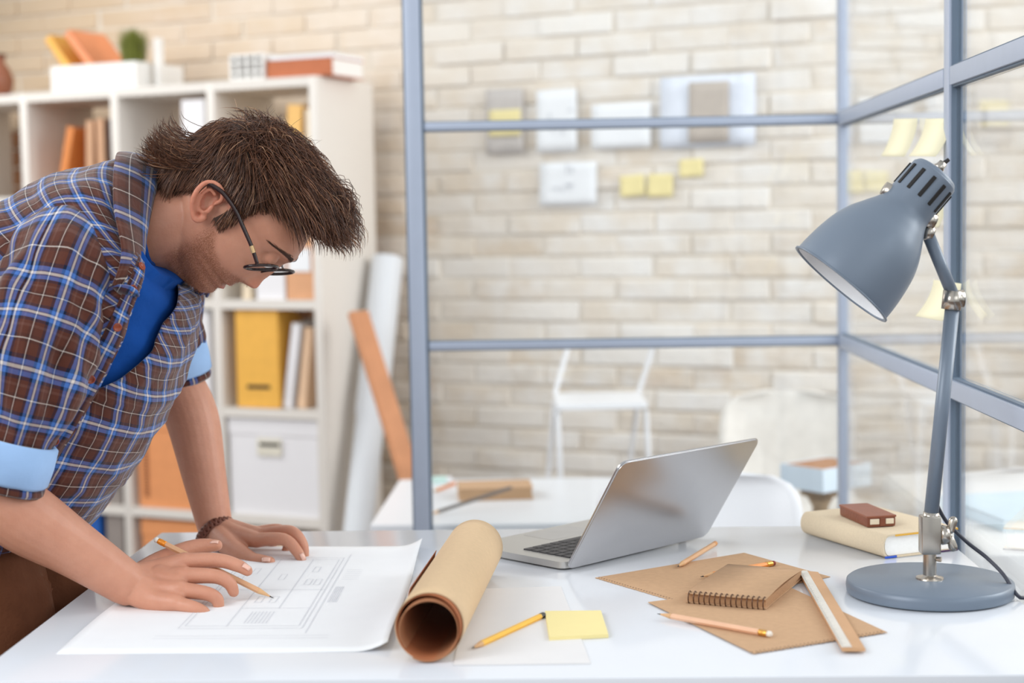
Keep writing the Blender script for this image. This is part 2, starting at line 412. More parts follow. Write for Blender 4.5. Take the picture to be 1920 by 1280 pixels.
# row 4 (top cells)
x0 = bpx(118, 340)[0]
book('orange-brown book leaning in the top left cell of the bookcase', bpx(98, 352)[0], row(4), .03, .2, .235, OB, 14)
book('tan book left of its twin in the top left cell', bpx(152, 300)[0], row(4), .032, .2, .25, TANB, 2)
book('tan book right of its twin in the top left cell', bpx(175, 300)[0], row(4), .032, .2, .255, TANB, 0)
book('thin dark brown book at the divider in the top left cell', bpx(196, 300)[0], row(4), .018, .2, .25, DBR, 0)
binder('white binder standing at the right of the second top cell', bpx(336, 240)[0], row(4), .09, .25, .30, WB)
book('golden book leaning in the top right cell above the hair', bpx(540, 260)[0]-.03, row(4), .056, .2, .265, GOLD, 4)
book('cream book beside the golden book in the top right cell', -.060, row(4), .026, .2, .25, CREAM, 0)
# row 3 (second from the top): right cell, behind the face
book('cream book behind the mouth in the second row', bpx(447, 540)[0], row(3), .035, .2, .25, CREAM, 3)
binder('white ring binder with a round hole next to the tan box', bpx(476, 540)[0], row(3), .108, .28, .305, WB, hole=.48)
r = thing('storage_box', 'tan storage box with a white label in the second shelf row', 'box', shelf_loc(bpx(534, 540)[0], .012, row(3)), rot=(0, 0, WRZ))
wbx = -.033-bpx(534, 540)[0]
MB().box((0, 0, 0), (wbx, .3, .27), bev=.003).build('body', mat('tan_box_card', (222, 166, 124), .7), r)
MB().box((-.002, -.002, .262), (wbx+.002, .302, .30), bev=.002).build('lid', mat('tan_box_card', (222, 166, 124), .7), r)
MB().box((.01, -.004, .09), (wbx-.012, -.001, .165), bev=.001).build('label_card', PAPER, r)
binder('white binder in the second row left of the head', bpx(20, 470)[0]-.1, row(3), .08, .25, .3, WB)
# row 2 (third): yellow file, leaning books, white binders
r = thing('magazine_file', 'mustard yellow magazine file with a dark slot near its foot', 'file', shelf_loc(bpx(441, 760)[0], .015, row(2)), rot=(0, 0, WRZ))
fw = bpx(520, 760)[0]-bpx(441, 760)[0]; fh = .318
f_ = MB().box((0, 0, 0), (fw, .004, fh))
f_.build('front_panel', YEL, r)
for x_ in (0, fw-.003):
    MB().prism([(0, 0), (.25, 0), (.25, .19), (.10, fh), (0, fh)], x_, x_+.003, Matrix(((0, 0, 1, 0), (1, 0, 0, .002), (0, 1, 0, 0), (0, 0, 0, 1)))).build('side_panel', YEL, r)
MB().box((0, 0, 0), (fw, .25, .004)).build('base', YEL, r)
MB().box((.01, .01, .004), (fw-.01, .24, .18)).build('papers', PAGES, r)
MB().box((fw*.24, -.001, .062), (fw*.78, .0005, .075)).build('finger_slot', DARK, r)
book('white book leaning to the right beside the yellow file', bpx(521, 768)[0], row(2), .034, .2, .275, WB, 9, y=.03)
book('tan book leaning behind the white one beside the yellow file', bpx(544, 770)[0], row(2), .034, .2, .262, mat('pale_tan_cover', (228, 192, 158), .6), 7.5, y=.04)
binder('white binder left of its twin in the third row', bpx(310, 760)[0], row(2), .09, .28, .315, WB, hole=.22)
binder('white binder with a round hole at the divider of the third row', bpx(353, 760)[0], row(2), .082, .28, .315, WB, hole=.22)
# row 1 (fourth)
def lidded_box(label, xa, xb, z, h, m, perf=False, handle=True):
    w_ = xb-xa
    r = thing('storage_box', label, 'box', shelf_loc(xa, .012, z), rot=(0, 0, WRZ))
    MB().box((.003, .003, 0), (w_-.003, .3, h-.03), bev=.003).build('body', m, r)
    MB().box((0, 0, h-.055), (w_, .303, h), bev=.003).build('lid', m, r)
    if handle:
        MB().box((w_*.33, -.004, h*.62), (w_*.60, .001, h*.80), bev=.001).build('label_holder', mat('cream_metal', (228, 222, 206), .4), r)
        MB().box((w_*.36, -.0055, h*.72), (w_*.58, -.003, h*.755)).build('finger_slot', DARK, r)
    if perf:
        me = None
        for cx in (.11, .89):
            for k in range(18):
                if me is None:
                    o = MB().box((-.010, -.0010, -.0030), (.010, .0010, .0030)).build('perforation', mat('perforation_shadow', (126, 66, 34), .8), r); me = o.data
                else: o = link('perforation', me, None, r)
                o.location = (w_*cx, .0022, .04+k*(h-.12)/18)
    return r
lidded_box('white lidded box with a dark slot in the fourth row', colx[4]+.022, -.036, row(1), .318, WB)
lidded_box('orange perforated box in the fourth row behind the arm', bpx(256, 960)[0], bpx(405, 960)[0], row(1), .318, ORB, True, False)
binder('grey binder with a round hole in the fourth row', bpx(198, 950)[0], row(1), .055, .28, .3, GREYB, hole=.2)
book('orange book next to the grey binder in the fourth row', bpx(180, 950)[0], row(1), .035, .22, .27, OB, 0)
# row 0 (lowest)
lidded_box('orange perforated box in the lowest row with a black slot', bpx(262, 1050)[0], bpx(400, 1050)[0], row(0), .24, ORB, True, True)
binder('grey binder beside the blue one in the lowest row', bpx(196, 1040)[0], row(0), .07, .26, .25, GREYB, hole=.2)
binder('blue binder beside the grey one in the lowest row', bpx(150, 1100)[0], row(0), .085, .26, .25, BLUEB, hole=.2)
binder('pale grey binder with a round hole low behind the trousers', bpx(93, 1100)[0], row(0), .1, .26, .25, mat('pale_grey_card', (206, 196, 190), .6), hole=.25)

# ---- on top of the bookcase
topz = BH+.0005
xa, xb = bpx(92, 150)[0], bpx(252, 150)[0]; tw = xb-xa
tr = thing('desktop_organizer', 'long white open box on top of the bookcase', 'box', shelf_loc(xa, .01, topz), rot=(0, 0, WRZ))
th = .085
MB().box((0, 0, 0), (tw, .26, .008)).build('base', WHITE, tr)
for lo, hi in (((0, 0, .008), (tw, .008, th)), ((0, .252, .008), (tw, .26, th)), ((0, .008, .008), (.008, .252, th)), ((tw-.008, .008, .008), (tw, .252, th))):
    MB().box(lo, hi).build('wall_panel', WHITE, tr)
def card(label, px0, px1, ang, L_, m, name):
    x_ = bpx(px0, 125)[0]
    r = thing(name, label, 'folder', shelf_loc(x_, .05, topz+.02), rot=(0, radians(ang), WRZ))
    c = MB().box((0, 0, 0), (.004, .19, L_)).box((.026, 0, 0), (.03, .19, L_)).box((0, 0, 0), (.03, .004, L_)); c.build('cover', m, r)
    MB().box((.004, .004, .004), (.026, .185, L_-.006)).build('pages', PAGES, r)
card('mustard folder leaning left in the white box on the bookcase', 122, 0, -38, .205, YEL, 'folder')
card('salmon folder leaning left beside the mustard one', 168, 0, -40, .225, SALM, 'folder')
gp = thing('potted_grass', 'tuft of green grass in a white pot on the bookcase', 'plant', shelf_loc(bpx(226, 130)[0], .07, topz+.009))
MB().lathe([(.036, 0), (.046, .07), (.044, .07), (.042, .06), (0, .06)], 24).build('pot', WHITE, gp, angle=40)
rg = random.Random(3); gb = MB()
for k in range(560):
    a = rg.uniform(0, 2*pi); q = rg.uniform(0, .040); b0 = Vector((q*cos(a), q*sin(a), .06)); h = rg.uniform(.09, .14)
    t_ = Vector((b0.x*1.45+rg.uniform(-.012, .012), b0.y*1.45+rg.uniform(-.012, .012), .06+h)); s_ = Vector((cos(a+1.6), sin(a+1.6), 0))*.0016; md = b0.lerp(t_, .6)+Vector((0, 0, .012))
    gb.add([b0-s_, b0+s_, md+s_*.8, md-s_*.8, t_], [(0, 1, 2, 3), (3, 2, 4)])
g_ = gb.build('grass_blades', mat('grass_green', (112, 118, 34), .6, var=.25, scale=60), gp); g_['kind'] = 'stuff'
fr = thing('display_board', 'upright thin white board beside the grass pot', 'board', shelf_loc(bpx(262, 150)[0], .08, topz), rot=(0, 0, WRZ))
MB().box((0, 0, 0), (.020, .03, .165), bev=.002).build('panel', WHITE, fr); MB().box((-.008, -.01, 0), (.045, .06, .006)).build('foot', WHITE, fr)
xa, xb = bpx(424, 130)[0], bpx(487, 130)[0]; s_ = xb-xa
pc = thing('letter_holder', 'white cube holder with a grid of square openings on the bookcase', 'holder', shelf_loc(xa, .02, topz), rot=(0, 0, WRZ))
hh = .083
for lo, hi in (((0, 0, 0), (s_, .1, .008)), ((0, 0, hh-.008), (s_, .1, hh)), ((0, 0, .008), (.008, .1, hh-.008)), ((s_-.008, 0, .008), (s_, .1, hh-.008)), ((.008, .092, .008), (s_-.008, .1, hh-.008))):
    MB().box(lo, hi).build('wall_panel', WHITE, pc)
for k in (1, 2, 3): MB().box((s_*k/4-.004, 0, .008), (s_*k/4+.004, .03, hh-.008)).build('slat', WHITE, pc)
for k in (1, 2): MB().box((.008, .001, hh*k/3-.003), (s_-.008, .028, hh*k/3+.003)).build('slat', WHITE, pc)
xa, xb = bpx(490, 130)[0], bpx(631, 130)[0]
fb = thing('book', 'terracotta book lying flat on top of the bookcase', 'book', shelf_loc(xa, .03, topz), rot=(0, 0, WRZ))
L_ = min(xb-xa, .0-xa+.04)
MB().box((0, 0, 0), (L_, .003, .058)).box((0, 0, 0), (L_, .2, .003)).box((0, 0, .055), (L_, .2, .058)).build('cover', TERR, fb)
MB().box((.003, .003, .003), (L_-.003, .195, .055)).build('pages', PAGES, fb)
tb = thing('notepad', 'white pad lying on the terracotta book', 'notepad', shelf_loc(xa+.01, .035, topz+.0585), rot=(0, 0, WRZ))
MB().box((0, 0, 0), (L_-.01, .19, .012)).build('sheets', PAPER, tb); MB().box((0, 0, .012), (L_-.01, .03, .014)).build('binding', WB, tb)
vs = thing('vase', 'brown rounded vase at the left end of the bookcase top', 'vase', shelf_loc(bpx(-30, 180)[0], .08, topz))
MB().lathe([(.028, 0), (.045, .03), (.05, .06), (.036, .10), (.02, .12), (.024, .145), (.018, .145), (.014, .12), (0, .11)], 28).build('body', mat('brown_ceramic', (150, 92, 66), .4), vs, smooth=True)
MB().lathe([(.0245, .143), (.026, .147), (.0245, .151), (.018, .147)], 24).build('rim', DBR, vs)

# ---- papers on the wall
def wallpaper(label, px0, py0, px1, py1, m, name='sheet_of_paper', cat='paper', tilt=0.0, lines=False, n_off=.03, group=None):
    a = PP(px0, py0, W0+WN*n_off, WN)-W0; b_ = PP(px1, py1, W0+WN*n_off, WN)-W0
    w_, h = b_.dot(WU)-a.dot(WU), a.z-b_.z
    c = W0 + WU*((a.dot(WU)+b_.dot(WU))/2) + WN*n_off; c.z = (a.z+b_.z)/2
    v = []; f = []; n = 6
    for j in range(n+1):
        for i in range(n+1):
            u_, v_ = i/n-.5, j/n-.5
            v.append((u_*w_, -.006*(abs(u_)*2)**2*(1 if v_ < 0 else .3), v_*h))
    for j in range(n):
        for i in range(n): f.append((j*(n+1)+i, j*(n+1)+i+1, (j+2)*(n+1)+i-(n+1)+1, (j+1)*(n+1)+i))
    me_o = mk(name, v, f, m, None, True)
    sol = me_o.modifiers.new('thick', 'SOLIDIFY'); sol.thickness = .0008
    me_o.location = c; me_o.rotation_euler = (0, tilt, WRZ); tag(me_o, label, cat, group)
    if lines:
        rr = random.Random(px0); g = MB()
        for k in range(7):
            xx, zz = rr.uniform(-.3, .3)*w_, rr.uniform(-.25, .3)*h; ll = rr.uniform(.05, .16)*w_
            if k % 2: g.box((xx, -.0075, zz), (xx+ll, -.0068, zz+.003))
            else: g.box((xx, -.0075, zz), (xx+.003, -.0068, zz+ll))
        g.build('sketch_lines', mat('pencil_grey', (170, 172, 180), .8), me_o)
GREYP = mat('grey_paper', (196, 188, 182), .8); BLW = mat('bluish_paper', (228, 233, 245), .8); TAUP = mat('taupe_paper', (190, 178, 166), .8)
wallpaper('grey sheet with a yellow note on it, leftmost on the brick wall', 911, 168, 983, 288, GREYP)
wallpaper('yellow note stuck on the grey sheet on the brick wall', 917, 207, 977, 254, NOTE, 'sticky_note', 'sticky note', n_off=.038)
wallpaper('upright white sheet with sketch lines right of the grey sheet', 1006, 170, 1083, 284, PAPER, lines=True)
wallpaper('blank landscape white sheet in the row on the brick wall', 1109, 196, 1221, 276, PAPER)
wallpaper('wide bluish white sheet behind the taupe sheet on the wall', 1238, 146, 1417, 272, BLW)
wallpaper('taupe sheet pinned over the wide bluish sheet', 1291, 155, 1367, 266, TAUP, tilt=.01, n_off=.038)
wallpaper('lower white landscape sheet with faint sketch on the wall', 1012, 306, 1120, 384, PAPER, lines=True)
wallpaper('yellow note, left one of the pair low on the wall', 1163, 329, 1209, 368, NOTE, 'sticky_note', 'sticky note', tilt=-.05)
wallpaper('yellow note, right one of the pair low on the wall', 1214, 327, 1262, 369, NOTE, 'sticky_note', 'sticky note', tilt=.02)
wallpaper('single yellow note above the pair on the wall', 1274, 299, 1319, 331, NOTE, 'sticky_note', 'sticky note', tilt=-.03)

# ---- leaning roll and plank between bookcase and partition
a = P(670, 1010, Y=5.02); b_ = P(727, 484, Y=5.30)
d_ = (b_-a).normalized(); a = a - d_*(a.z/d_.z) + d_*.02
Lr = (b_-a).length
rl = thing('paper_roll', 'tall white paper roll leaning beside the bookcase', 'paper roll', a, rot=d_.to_track_quat('Z', 'Y').to_euler())
pr = [(.043, 0), (.047, .0), (.047, Lr*.55), (.052, Lr*.56), (.052, Lr), (.047, Lr), (.045, Lr-.03), (.043, 0)]
MB().lathe(pr[1:7], 32, cap=False).build('outer_sheet', mat('white_roll_paper', (222, 226, 230), .6, var=.01), rl, angle=40)
MB().lathe([(.03, .01), (.03, Lr-.02)], 24).build('core', mat('grey_core', (190, 194, 198), .8), rl)
a = P(773, 912, Y=4.72); b_ = P(672, 588, Y=4.98)
d_ = (b_-a).normalized(); Lp = (b_-a).length; a = a - d_*(a.z/d_.z) + d_*.03; Lp = (b_-a).length
pk = thing('wooden_plank', 'light brown wooden plank leaning against the bookcase side', 'plank', a, rot=d_.to_track_quat('Z', 'Y').to_euler())
MB().box((-.032, -.012, 0), (.032, .012, Lp), bev=.002).build('board', mat('plank_wood', (196, 136, 96), .6, var=.1, scale=14), pk)
MB().box((-.032, -.0122, Lp), (.032, .0122, Lp+.004)).build('end_grain', mat('plank_end', (206, 150, 108), .7), pk)

# ---- far table, chairs
tz = .565
c0 = PP(694, 984, (0, 0, tz), (0, 0, 1)); c1 = PP(735, 899, (0, 0, tz), (0, 0, 1))
y0, y1 = c0.dot(DYV), c1.dot(DYV); xl_ = c0.dot(DXV)
ft = thing('table', 'low white table behind the glass partition', 'table', D2W(xl_, y0), DYAW)
TW = .66; TD = y1-y0
MB().box((0, 0, tz-.03), (TW, TD, tz), bev=.003).build('table_top', mat('white_table_top', (232, 234, 238), .3, var=.005), ft)
for sx in (.04, TW-.08):
    for sy in (.04, TD-.08): MB().box((sx, sy, 0), (sx+.04, sy+.04, tz-.03)).build('leg', WHITE, ft)
q = PP(928, 930, (0, 0, tz), (0, 0, 1))
nb = thing('notebook', 'brown notebook lying on the far white table', 'notebook', (q.x, q.y, tz+.0005), radians(4))
MB().box((-.092, -.062, 0), (.092, .062, .003)).box((-.092, -.062, .028), (.092, .062, .031)).box((-.092, .059, 0), (.092, .062, .031)).build('cover', KRAFT, nb)
MB().box((-.09, -.06, .003), (.089, .059, .028)).build('pages', mat('brown_page_edges', (176, 140, 104), .8), nb)
def pencil(label, tip, end, body, ferr=None, eras=None, r=.0037, name='pencil', lead=(48, 44, 42), wood=(214, 170, 124), endcap=None):
    tip, end = Vector(tip), Vector(end); d = (end-tip).normalized(); L = (end-tip).length
    root = thing(name, label, 'pencil', tip, rot=d.to_track_quat('Z', 'Y').to_euler())
    MB().lathe([(.0002, 0), (.0010, .0055)], 8).build('lead', mat('lead_%d_%d_%d' % lead, lead, .5), root)
    MB().lathe([(.0010, .0055), (r, .022)], 12, cap=False).build('sharpened_wood', mat('pencil_wood', wood, .7), root, smooth=True)
    e = L - (.017 if ferr else .0)- (.010 if endcap else 0)
    MB().lathe([(r, .022), (r, e)], 6).build('barrel', body, root)
    if ferr: MB().lathe([(r*1.03, e), (r*1.06, e+.002), (r*.98, e+.003), (r*1.05, e+.005), (r*1.05, e+.009), (r*.95, e+.0105), (r*.95, e+.0115)], 16).build('ferrule', ferr, root, smooth=True)
    if eras: MB().lathe([(r*.95, e+.0115), (r*.95, L-.0015), (r*.6, L)], 14).build('eraser', eras, root, smooth=True)
    if endcap: MB().lathe([(r*1.02, e), (r*1.02, L-.001), (r*.8, L)], 6).build('end_cap', endcap, root)
    return root
a = PP(806, 964, (0, 0, tz+.006), (0, 0, 1)); b_ = PP(958, 914, (0, 0, tz+.045), (0, 0, 1))
pencil('dark grey pencil propped across the notebook on the far table', a, b_, mat('dark_grey_paint', (92, 84, 80), .4), r=.0045)
a = PP(812, 921, (0, 0, tz+.004), (0, 0, 1)); b_ = PP(853, 905, (0, 0, tz+.004), (0, 0, 1))
pencil('short orange pencil beside the far notebook', a, b_, OB, r=.004)
q = PP(828, 908, (0, 0, tz), (0, 0, 1))
mt = thing('eraser_block', 'mint green eraser block at the back of the far table', 'eraser', (q.x, q.y+.03, tz+.0005), radians(10))
MB().box((-.025, -.012, 0), (.012, .012, .016), bev=.002).build('sleeve', mat('mint_card', (196, 222, 214), .6), mt); MB().box((.012, -.011, .001), (.025, .011, .015), bev=.002).build('rubber', WB, mt)

CHW = mat('white_plastic_shell', (238, 239, 242), .3, var=.005)
def sstep0(a, b_, x): t = max(0, min(1, (x-a)/(b_-a))); return t*t*(3-2*t)
def shell_chair(label, x, y, top, rz, wid=.44, m=CHW):
    """moulded shell chair; local +y is the direction the sitter faces"""
    r = thing('chair', label, 'chair', (x, y, 0), rz)
    sh = .44; v = []; f = []; NU, NV = 20, 22
    prof = spline([(0, .21, sh-.02), (0, .17, sh+.01), (0, 0, sh-.015), (0, -.15, sh), (0, -.20, sh+.08), (0, -.235, sh+.22), (0, -.26, top)], NV+1)
    for j, p in enumerate(prof):
        s_ = j/NV; hw = interp(s_, [0, .15, .5, .75], [wid*.40, wid*.47, wid*.5, wid*.5])*(1 if s_ < .8 else max(.30, (1-((s_-.8)/.2)**3.2*.9)**.5))
        for i in range(NU+1):
            u_ = i/NU*2-1
            up = .055*abs(u_)**3 if s_ < .6 else .055*abs(u_)**3*(1-s_)/.4
            fw = .05*abs(u_)**2.5*sstep0(.45, .6, s_)*(1-.5*sstep0(.8, 1, s_))
            v.append((u_*hw, p.y+fw, p.z+up))
    for j in range(NV):
        for i in range(NU): a_ = j*(NU+1)+i; f.append((a_, a_+1, a_+NU+2, a_+NU+1))
    o = mk('shell', v, f, m, r, True); md = o.modifiers.new('t', 'SOLIDIFY'); md.thickness = .010; md.offset = 0
    for sx in (-1, 1):
        for sy in (-1, 1):
            MB().tube([(sx*.12, sy*.10-.01, sh-.03), (sx*.20, sy*.18-.01, 0)], [.014, .010], 10).build('leg', mat('pale_wood_leg', (214, 184, 146), .6), r)
    MB().tube([(-.12, -.11, sh-.04), (.12, .09, sh-.04)], .007, 8).tube([(.12, -.11, sh-.04), (-.12, .09, sh-.04)], .007, 8).build('under_brace', CHROME, r)
    return r
shell_chair('white moulded chair just behind the desk and laptop', .385, 2.95, .74, pi+.1, .41)
shell_chair('pale moulded chair beyond the glass partition', .715, 4.25, .765, pi-.25, .37, mat('pale_grey_plastic', (222, 216, 208), .4))
# white tubular chair frame behind the far table
def wire(label):
    Yw = 4.72
    r0 = P(1130, 900, Y=Yw); r0.z = 0
    r = thing('metal_chair', label, 'chair', r0, 0)
    p = lambda px, py, dy=0: P(px, py, Y=Yw+dy)-r0
    WM = mat('white_metal_tube', (236, 236, 238), .4, var=.005)
    l0, l1 = p(1068, 640), p(1040, 740); q0, q1 = p(1228, 640), p(1196, 742)
    MB().tube([l0, l1], .0075, 10).build('back_post', WM, r); MB().tube([q0, q1], .0075, 10).build('back_post', WM, r)
    MB().tube([l0, q0], .0075, 10).build('top_rail', WM, r)
    MB().box((l1.x-.004, l1.y-.3, l1.z-.012), (q1.x+.004, q1.y, l1.z+.006), bev=.003).build('seat', WM, r)
    for pt, sx, sy in ((l1, -.07, .02), (q1, -.10, .02)):
        MB().tube([Vector((pt.x, pt.y-.02, pt.z-.01)), Vector((pt.x+sx, pt.y+sy, 0))], [.008, .007], 10).build('leg', WM, r)
        MB().tube([Vector((pt.x, pt.y-.28, pt.z-.01)), Vector((pt.x-sx*.3, pt.y-.30, 0))], [.008, .007], 10).build('leg', WM, r)
wire('white tubular metal chair behind the low far table')
# wooden stool with an open box
q = P(1541, 915, Y=3.95)
st = thing('stool', 'small turned wooden stool behind the corner of the glass partition', 'stool', (q.x, q.y+.02, 0))
sz = q.z
WOODD = mat('weathered_wood', (168, 142, 112), .7, var=.15, scale=20)
MB().lathe([(.045, sz-.02), (.05, sz-.018), (.05, sz-.003), (.045, sz)], 28).build('seat', WOODD, st, angle=40)
MB().lathe([(.055, 0), (.055, .012), (.03, .03), (.022, sz*.4), (.03, sz*.6), (.02, sz-.05), (.035, sz-.02)], 24).build('column', WOODD, st, smooth=True)
bx_ = thing('open_box', 'light blue open box with a brown top on the wooden stool', 'box', (q.x, q.y+.02, sz+.0005), radians(38))
BLB = mat('light_blue_card', (214, 228, 240), .6, var=.01)
for lo, hi in (((-.07, -.07, 0), (.11, -.066, .058)), ((-.07, .066, 0), (.11, .07, .058)), ((-.07, -.066, 0), (-.066, .066, .058)), ((.106, -.066, 0), (.11, .066, .058)), ((-.066, -.066, 0), (.106, .066, .003))):
    MB().box(lo, hi).build('wall_panel', BLB, bx_)
MB().box((-.066, -.066, .046), (.106, .066, .056)).build('wooden_tray', mat('brown_tray', (176, 128, 92), .7), bx_)
# low cabinet to the right, beyond the side screen
cb = thing('low_cabinet', 'low white cabinet beyond the glass side screen', 'cabinet', D2W(.80, 3.05), DYAW)
MB().box((0, 0, .04), (.40, 1.0, .60), bev=.003).build('body', WHITE, cb)
MB().box((-.012, .01, .05), (0, .495, .59), bev=.002).build('door', WHITE, cb); MB().box((-.012, .505, .05), (0, .99, .59), bev=.002).build('door', WHITE, cb)
MB().box((.02, .02, 0), (.38, .98, .04)).build('plinth', GREYB, cb)
f1 = thing('folder', 'pale blue folder lying on the low cabinet', 'folder', D2W(.98, 3.45, .6005), DYAW+.2)
MB().box((-.13, -.16, 0), (.13, .16, .002)).box((-.13, -.16, .022), (.13, .16, .024)).box((-.13, -.16, 0), (-.127, .16, .024)).build('cover', mat('pale_blue_card', (196, 220, 232), .6), f1)
MB().box((-.125, -.155, .002), (.125, .155, .022)).build('papers', PAGES, f1)
# ================================================================== things on the desk
def T_(px, py, z=DZ): return P(px, py, z=z)
E = .0004
def flat_sheet(name, label, cat, corners, m, z, thick=.0006, group=None):
    """thin sheet with the given (ordered) corner points on the desk"""
    c = sum((Vector(p) for p in corners), Vector())/len(corners); c.z = z
    o = MB().prism([(p[0]-c.x, p[1]-c.y) for p in corners], 0, thick).build(name, m)
    o.location = c; tag(o, label, cat, group); return o
# ---- drawing sheets
cs = [T_(105, 1226), T_(727, 1222), T_(792, 1025), T_(352, 1024)]
ctr = sum(cs, Vector())/4; ctr.z = DZ+E
sheet = thing('drawing_sheet', 'large white sheet with a pencilled floor plan under the hands', 'drawing', ctr)
NXs, NYs = 40, 24; v = []; f = []
for j in range(NYs+1):
    for i in range(NXs+1):
        s_, t_ = i/NXs, j/NYs
        p = cs[0].lerp(cs[1], s_).lerp(cs[3].lerp(cs[2], s_), t_)
        lift = .012*max(0, (s_-.90)/.10)**2*(.5+.5*sin(t_*7+1)) + .004*max(0, (.06-s_)/.06)*max(0, sin(t_*6)) + .0025*max(0, s_-.7)*(1+sin(t_*9))
        v.append(p + Vector((0, 0, E+lift)) - ctr)
for j in range(NYs):
    for i in range(NXs): a_ = j*(NXs+1)+i; f.append((a_, a_+1, a_+NXs+2, a_+NXs+1))
o = mk('sheet', v, f, PAPER, sheet, True); md = o.modifiers.new('t', 'SOLIDIFY'); md.thickness = .0004; md.offset = -1
def plan_pt(s_, t_):
    p = cs[0].lerp(cs[1], s_).lerp(cs[3].lerp(cs[2], s_), t_); return p-ctr
ln = MB()
def seg(s0, t0, s1, t1, w_=.0004):
    a, b_ = plan_pt(s0, t0), plan_pt(s1, t1); d = (b_-a).normalized(); n_ = Vector((-d.y, d.x, 0))*w_; zz = Vector((0, 0, E+.0022*max(0, max(s0, s1)-.7)*2+.0007))
    ln.add([a-n_+zz, b_-n_+zz, b_+n_+zz, a+n_+zz], [(0, 1, 2, 3)])
def rect(s0, t0, s1, t1):
    seg(s0, t0, s1, t0); seg(s1, t0, s1, t1); seg(s1, t1, s0, t1); seg(s0, t1, s0, t0)
rect(.30, .18, .70, .86); rect(.315, .20, .685, .84); seg(.45, .20, .45, .84); seg(.58, .35, .58, .84); seg(.30, .52, .70, .52); seg(.45, .35, .685, .35)
for a_, b_ in ((.48, .40), (.53, .40), (.61, .57), (.645, .57), (.61, .70), (.50, .62), (.34, .60), (.38, .68)): rect(a_, b_, a_+.022, b_+.055)
for k in range(7): seg(.50+k*.012, .22, .50+k*.012, .32)
for k in range(5): seg(.735+k*.007, .40, .735+k*.007, .55)
for k in range(6): seg(.74, .62+k*.02, .80, .62+k*.02)
seg(.25, .10, .80, .10); seg(.25, .12, .80, .12); seg(.72, .14, .72, .9)
ln.build('pencil_lines', mat('graphite_line', (208, 209, 215), .8), sheet)
# second, blank translucent sheets to the right of the roll
flat_sheet('sheet_of_paper', 'blank white sheet lying between the roll and the brown sheets', 'paper', [T_(880, 1105), T_(1052, 1100), T_(1108, 1245), T_(850, 1248)], mat('thin_white_paper', (228, 226, 226), .7, var=.01), DZ+E)

# ---- kraft roll
a = P(806, 1238, z=DZ); b_ = P(893, 1075, z=DZ)
ax = (b_-a); ax.z = 0; Lr = .44; ax.normalize()
rr_ = .0385
roll = thing('kraft_paper_roll', 'rolled brown kraft paper lying on the desk beside the drawing', 'paper roll', (a.x, a.y, DZ+.0005), atan2(ax.y, ax.x))
def roll_sheet(name, m, t0, t1, r0, r1, x0, x1, th=.0009, flare=0.0, sink=0):
    n = 72; nx = 14; v = []; f = []
    for i in range(nx+1):
        xx = x0+(x1-x0)*i/nx
        for k in range(n+1):
            t = t0+(t1-t0)*k/n; rad = r0+(r1-r0)*k/n + flare*(k/n)**6*(1-.6*i/nx)
            v.append((xx + .004*sin(t*1.3)*(1 if i in (0,) else 0), rad*cos(t), rr_+rad*sin(t)-sink))
    for i in range(nx):
        for k in range(n): q = i*(n+1)+k; f.append((q, q+1, q+n+2, q+n+1))
    o = mk(name, v, f, m, roll, True); md = o.modifiers.new('t', 'SOLIDIFY'); md.thickness = th; md.offset = 0; return o
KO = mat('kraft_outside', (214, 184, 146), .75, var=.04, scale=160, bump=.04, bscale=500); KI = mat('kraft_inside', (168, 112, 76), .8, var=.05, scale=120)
roll_sheet('outer_layer', KO, radians(12), radians(-348), .0385, .0378, .0, Lr)
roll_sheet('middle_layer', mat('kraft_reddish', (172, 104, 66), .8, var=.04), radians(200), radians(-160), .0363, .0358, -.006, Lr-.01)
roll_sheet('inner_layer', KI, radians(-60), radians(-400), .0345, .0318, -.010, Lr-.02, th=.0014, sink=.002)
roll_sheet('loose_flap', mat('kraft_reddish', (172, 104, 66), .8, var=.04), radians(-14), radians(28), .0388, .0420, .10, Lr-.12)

# ---- laptop
P1 = P(1060, 1072, z=DZ); P2 = P(1322, 1009, z=DZ); hx = (P2-P1); hx.z = 0; LW = hx.length; hx.normalize(); hy = Vector((-hx.y, hx.x, 0))
LD = .200; LH = .192
lap = thing('laptop', 'open silver laptop seen from behind its lid', 'laptop', (P1.x, P1.y, DZ+.0005), atan2(hx.y, hx.x))
ALU = mat('silver_aluminium', (192, 191, 192), .28, 1.0, var=.01); ALUD = mat('keyboard_black', (54, 52, 54), .5); ALUB = mat('laptop_base_metal', (196, 194, 190), .35, .7, var=.01)
def rrect(w_, h, r, n=6, x0=0, y0=0):
    pts = []
    for cx, cy, a0 in ((w_-r, r, -90), (w_-r, h-r, 0), (r, h-r, 90), (r, r, 180)):
        for k in range(n+1): a_ = radians(a0+90*k/n); pts.append((x0+cx+r*cos(a_), y0+cy+r*sin(a_)))
    return pts
MB().prism(rrect(LW-.004, LD-.006, .012, x0=.002, y0=.006), .002, .0115).build('base', ALUB, lap, angle=50)
for x_ in (.03, LW-.03):
    for y_ in (.02, LD-.02): MB().lathe([(.006, 0), (.006, .0021)], 12, Matrix.Translation((x_, y_, 0))).build('rubber_foot', DARK, lap)
kb = MB().box((LW*.09, .018, .0112), (LW*.91, .112, .0117)).build('keyboard_well', mat('well_silver', (176, 174, 172), .4, .5), lap)
km = None; rows_ = 6; ncol = 14; kw = LW*.82/ncol; kh = .094/rows_
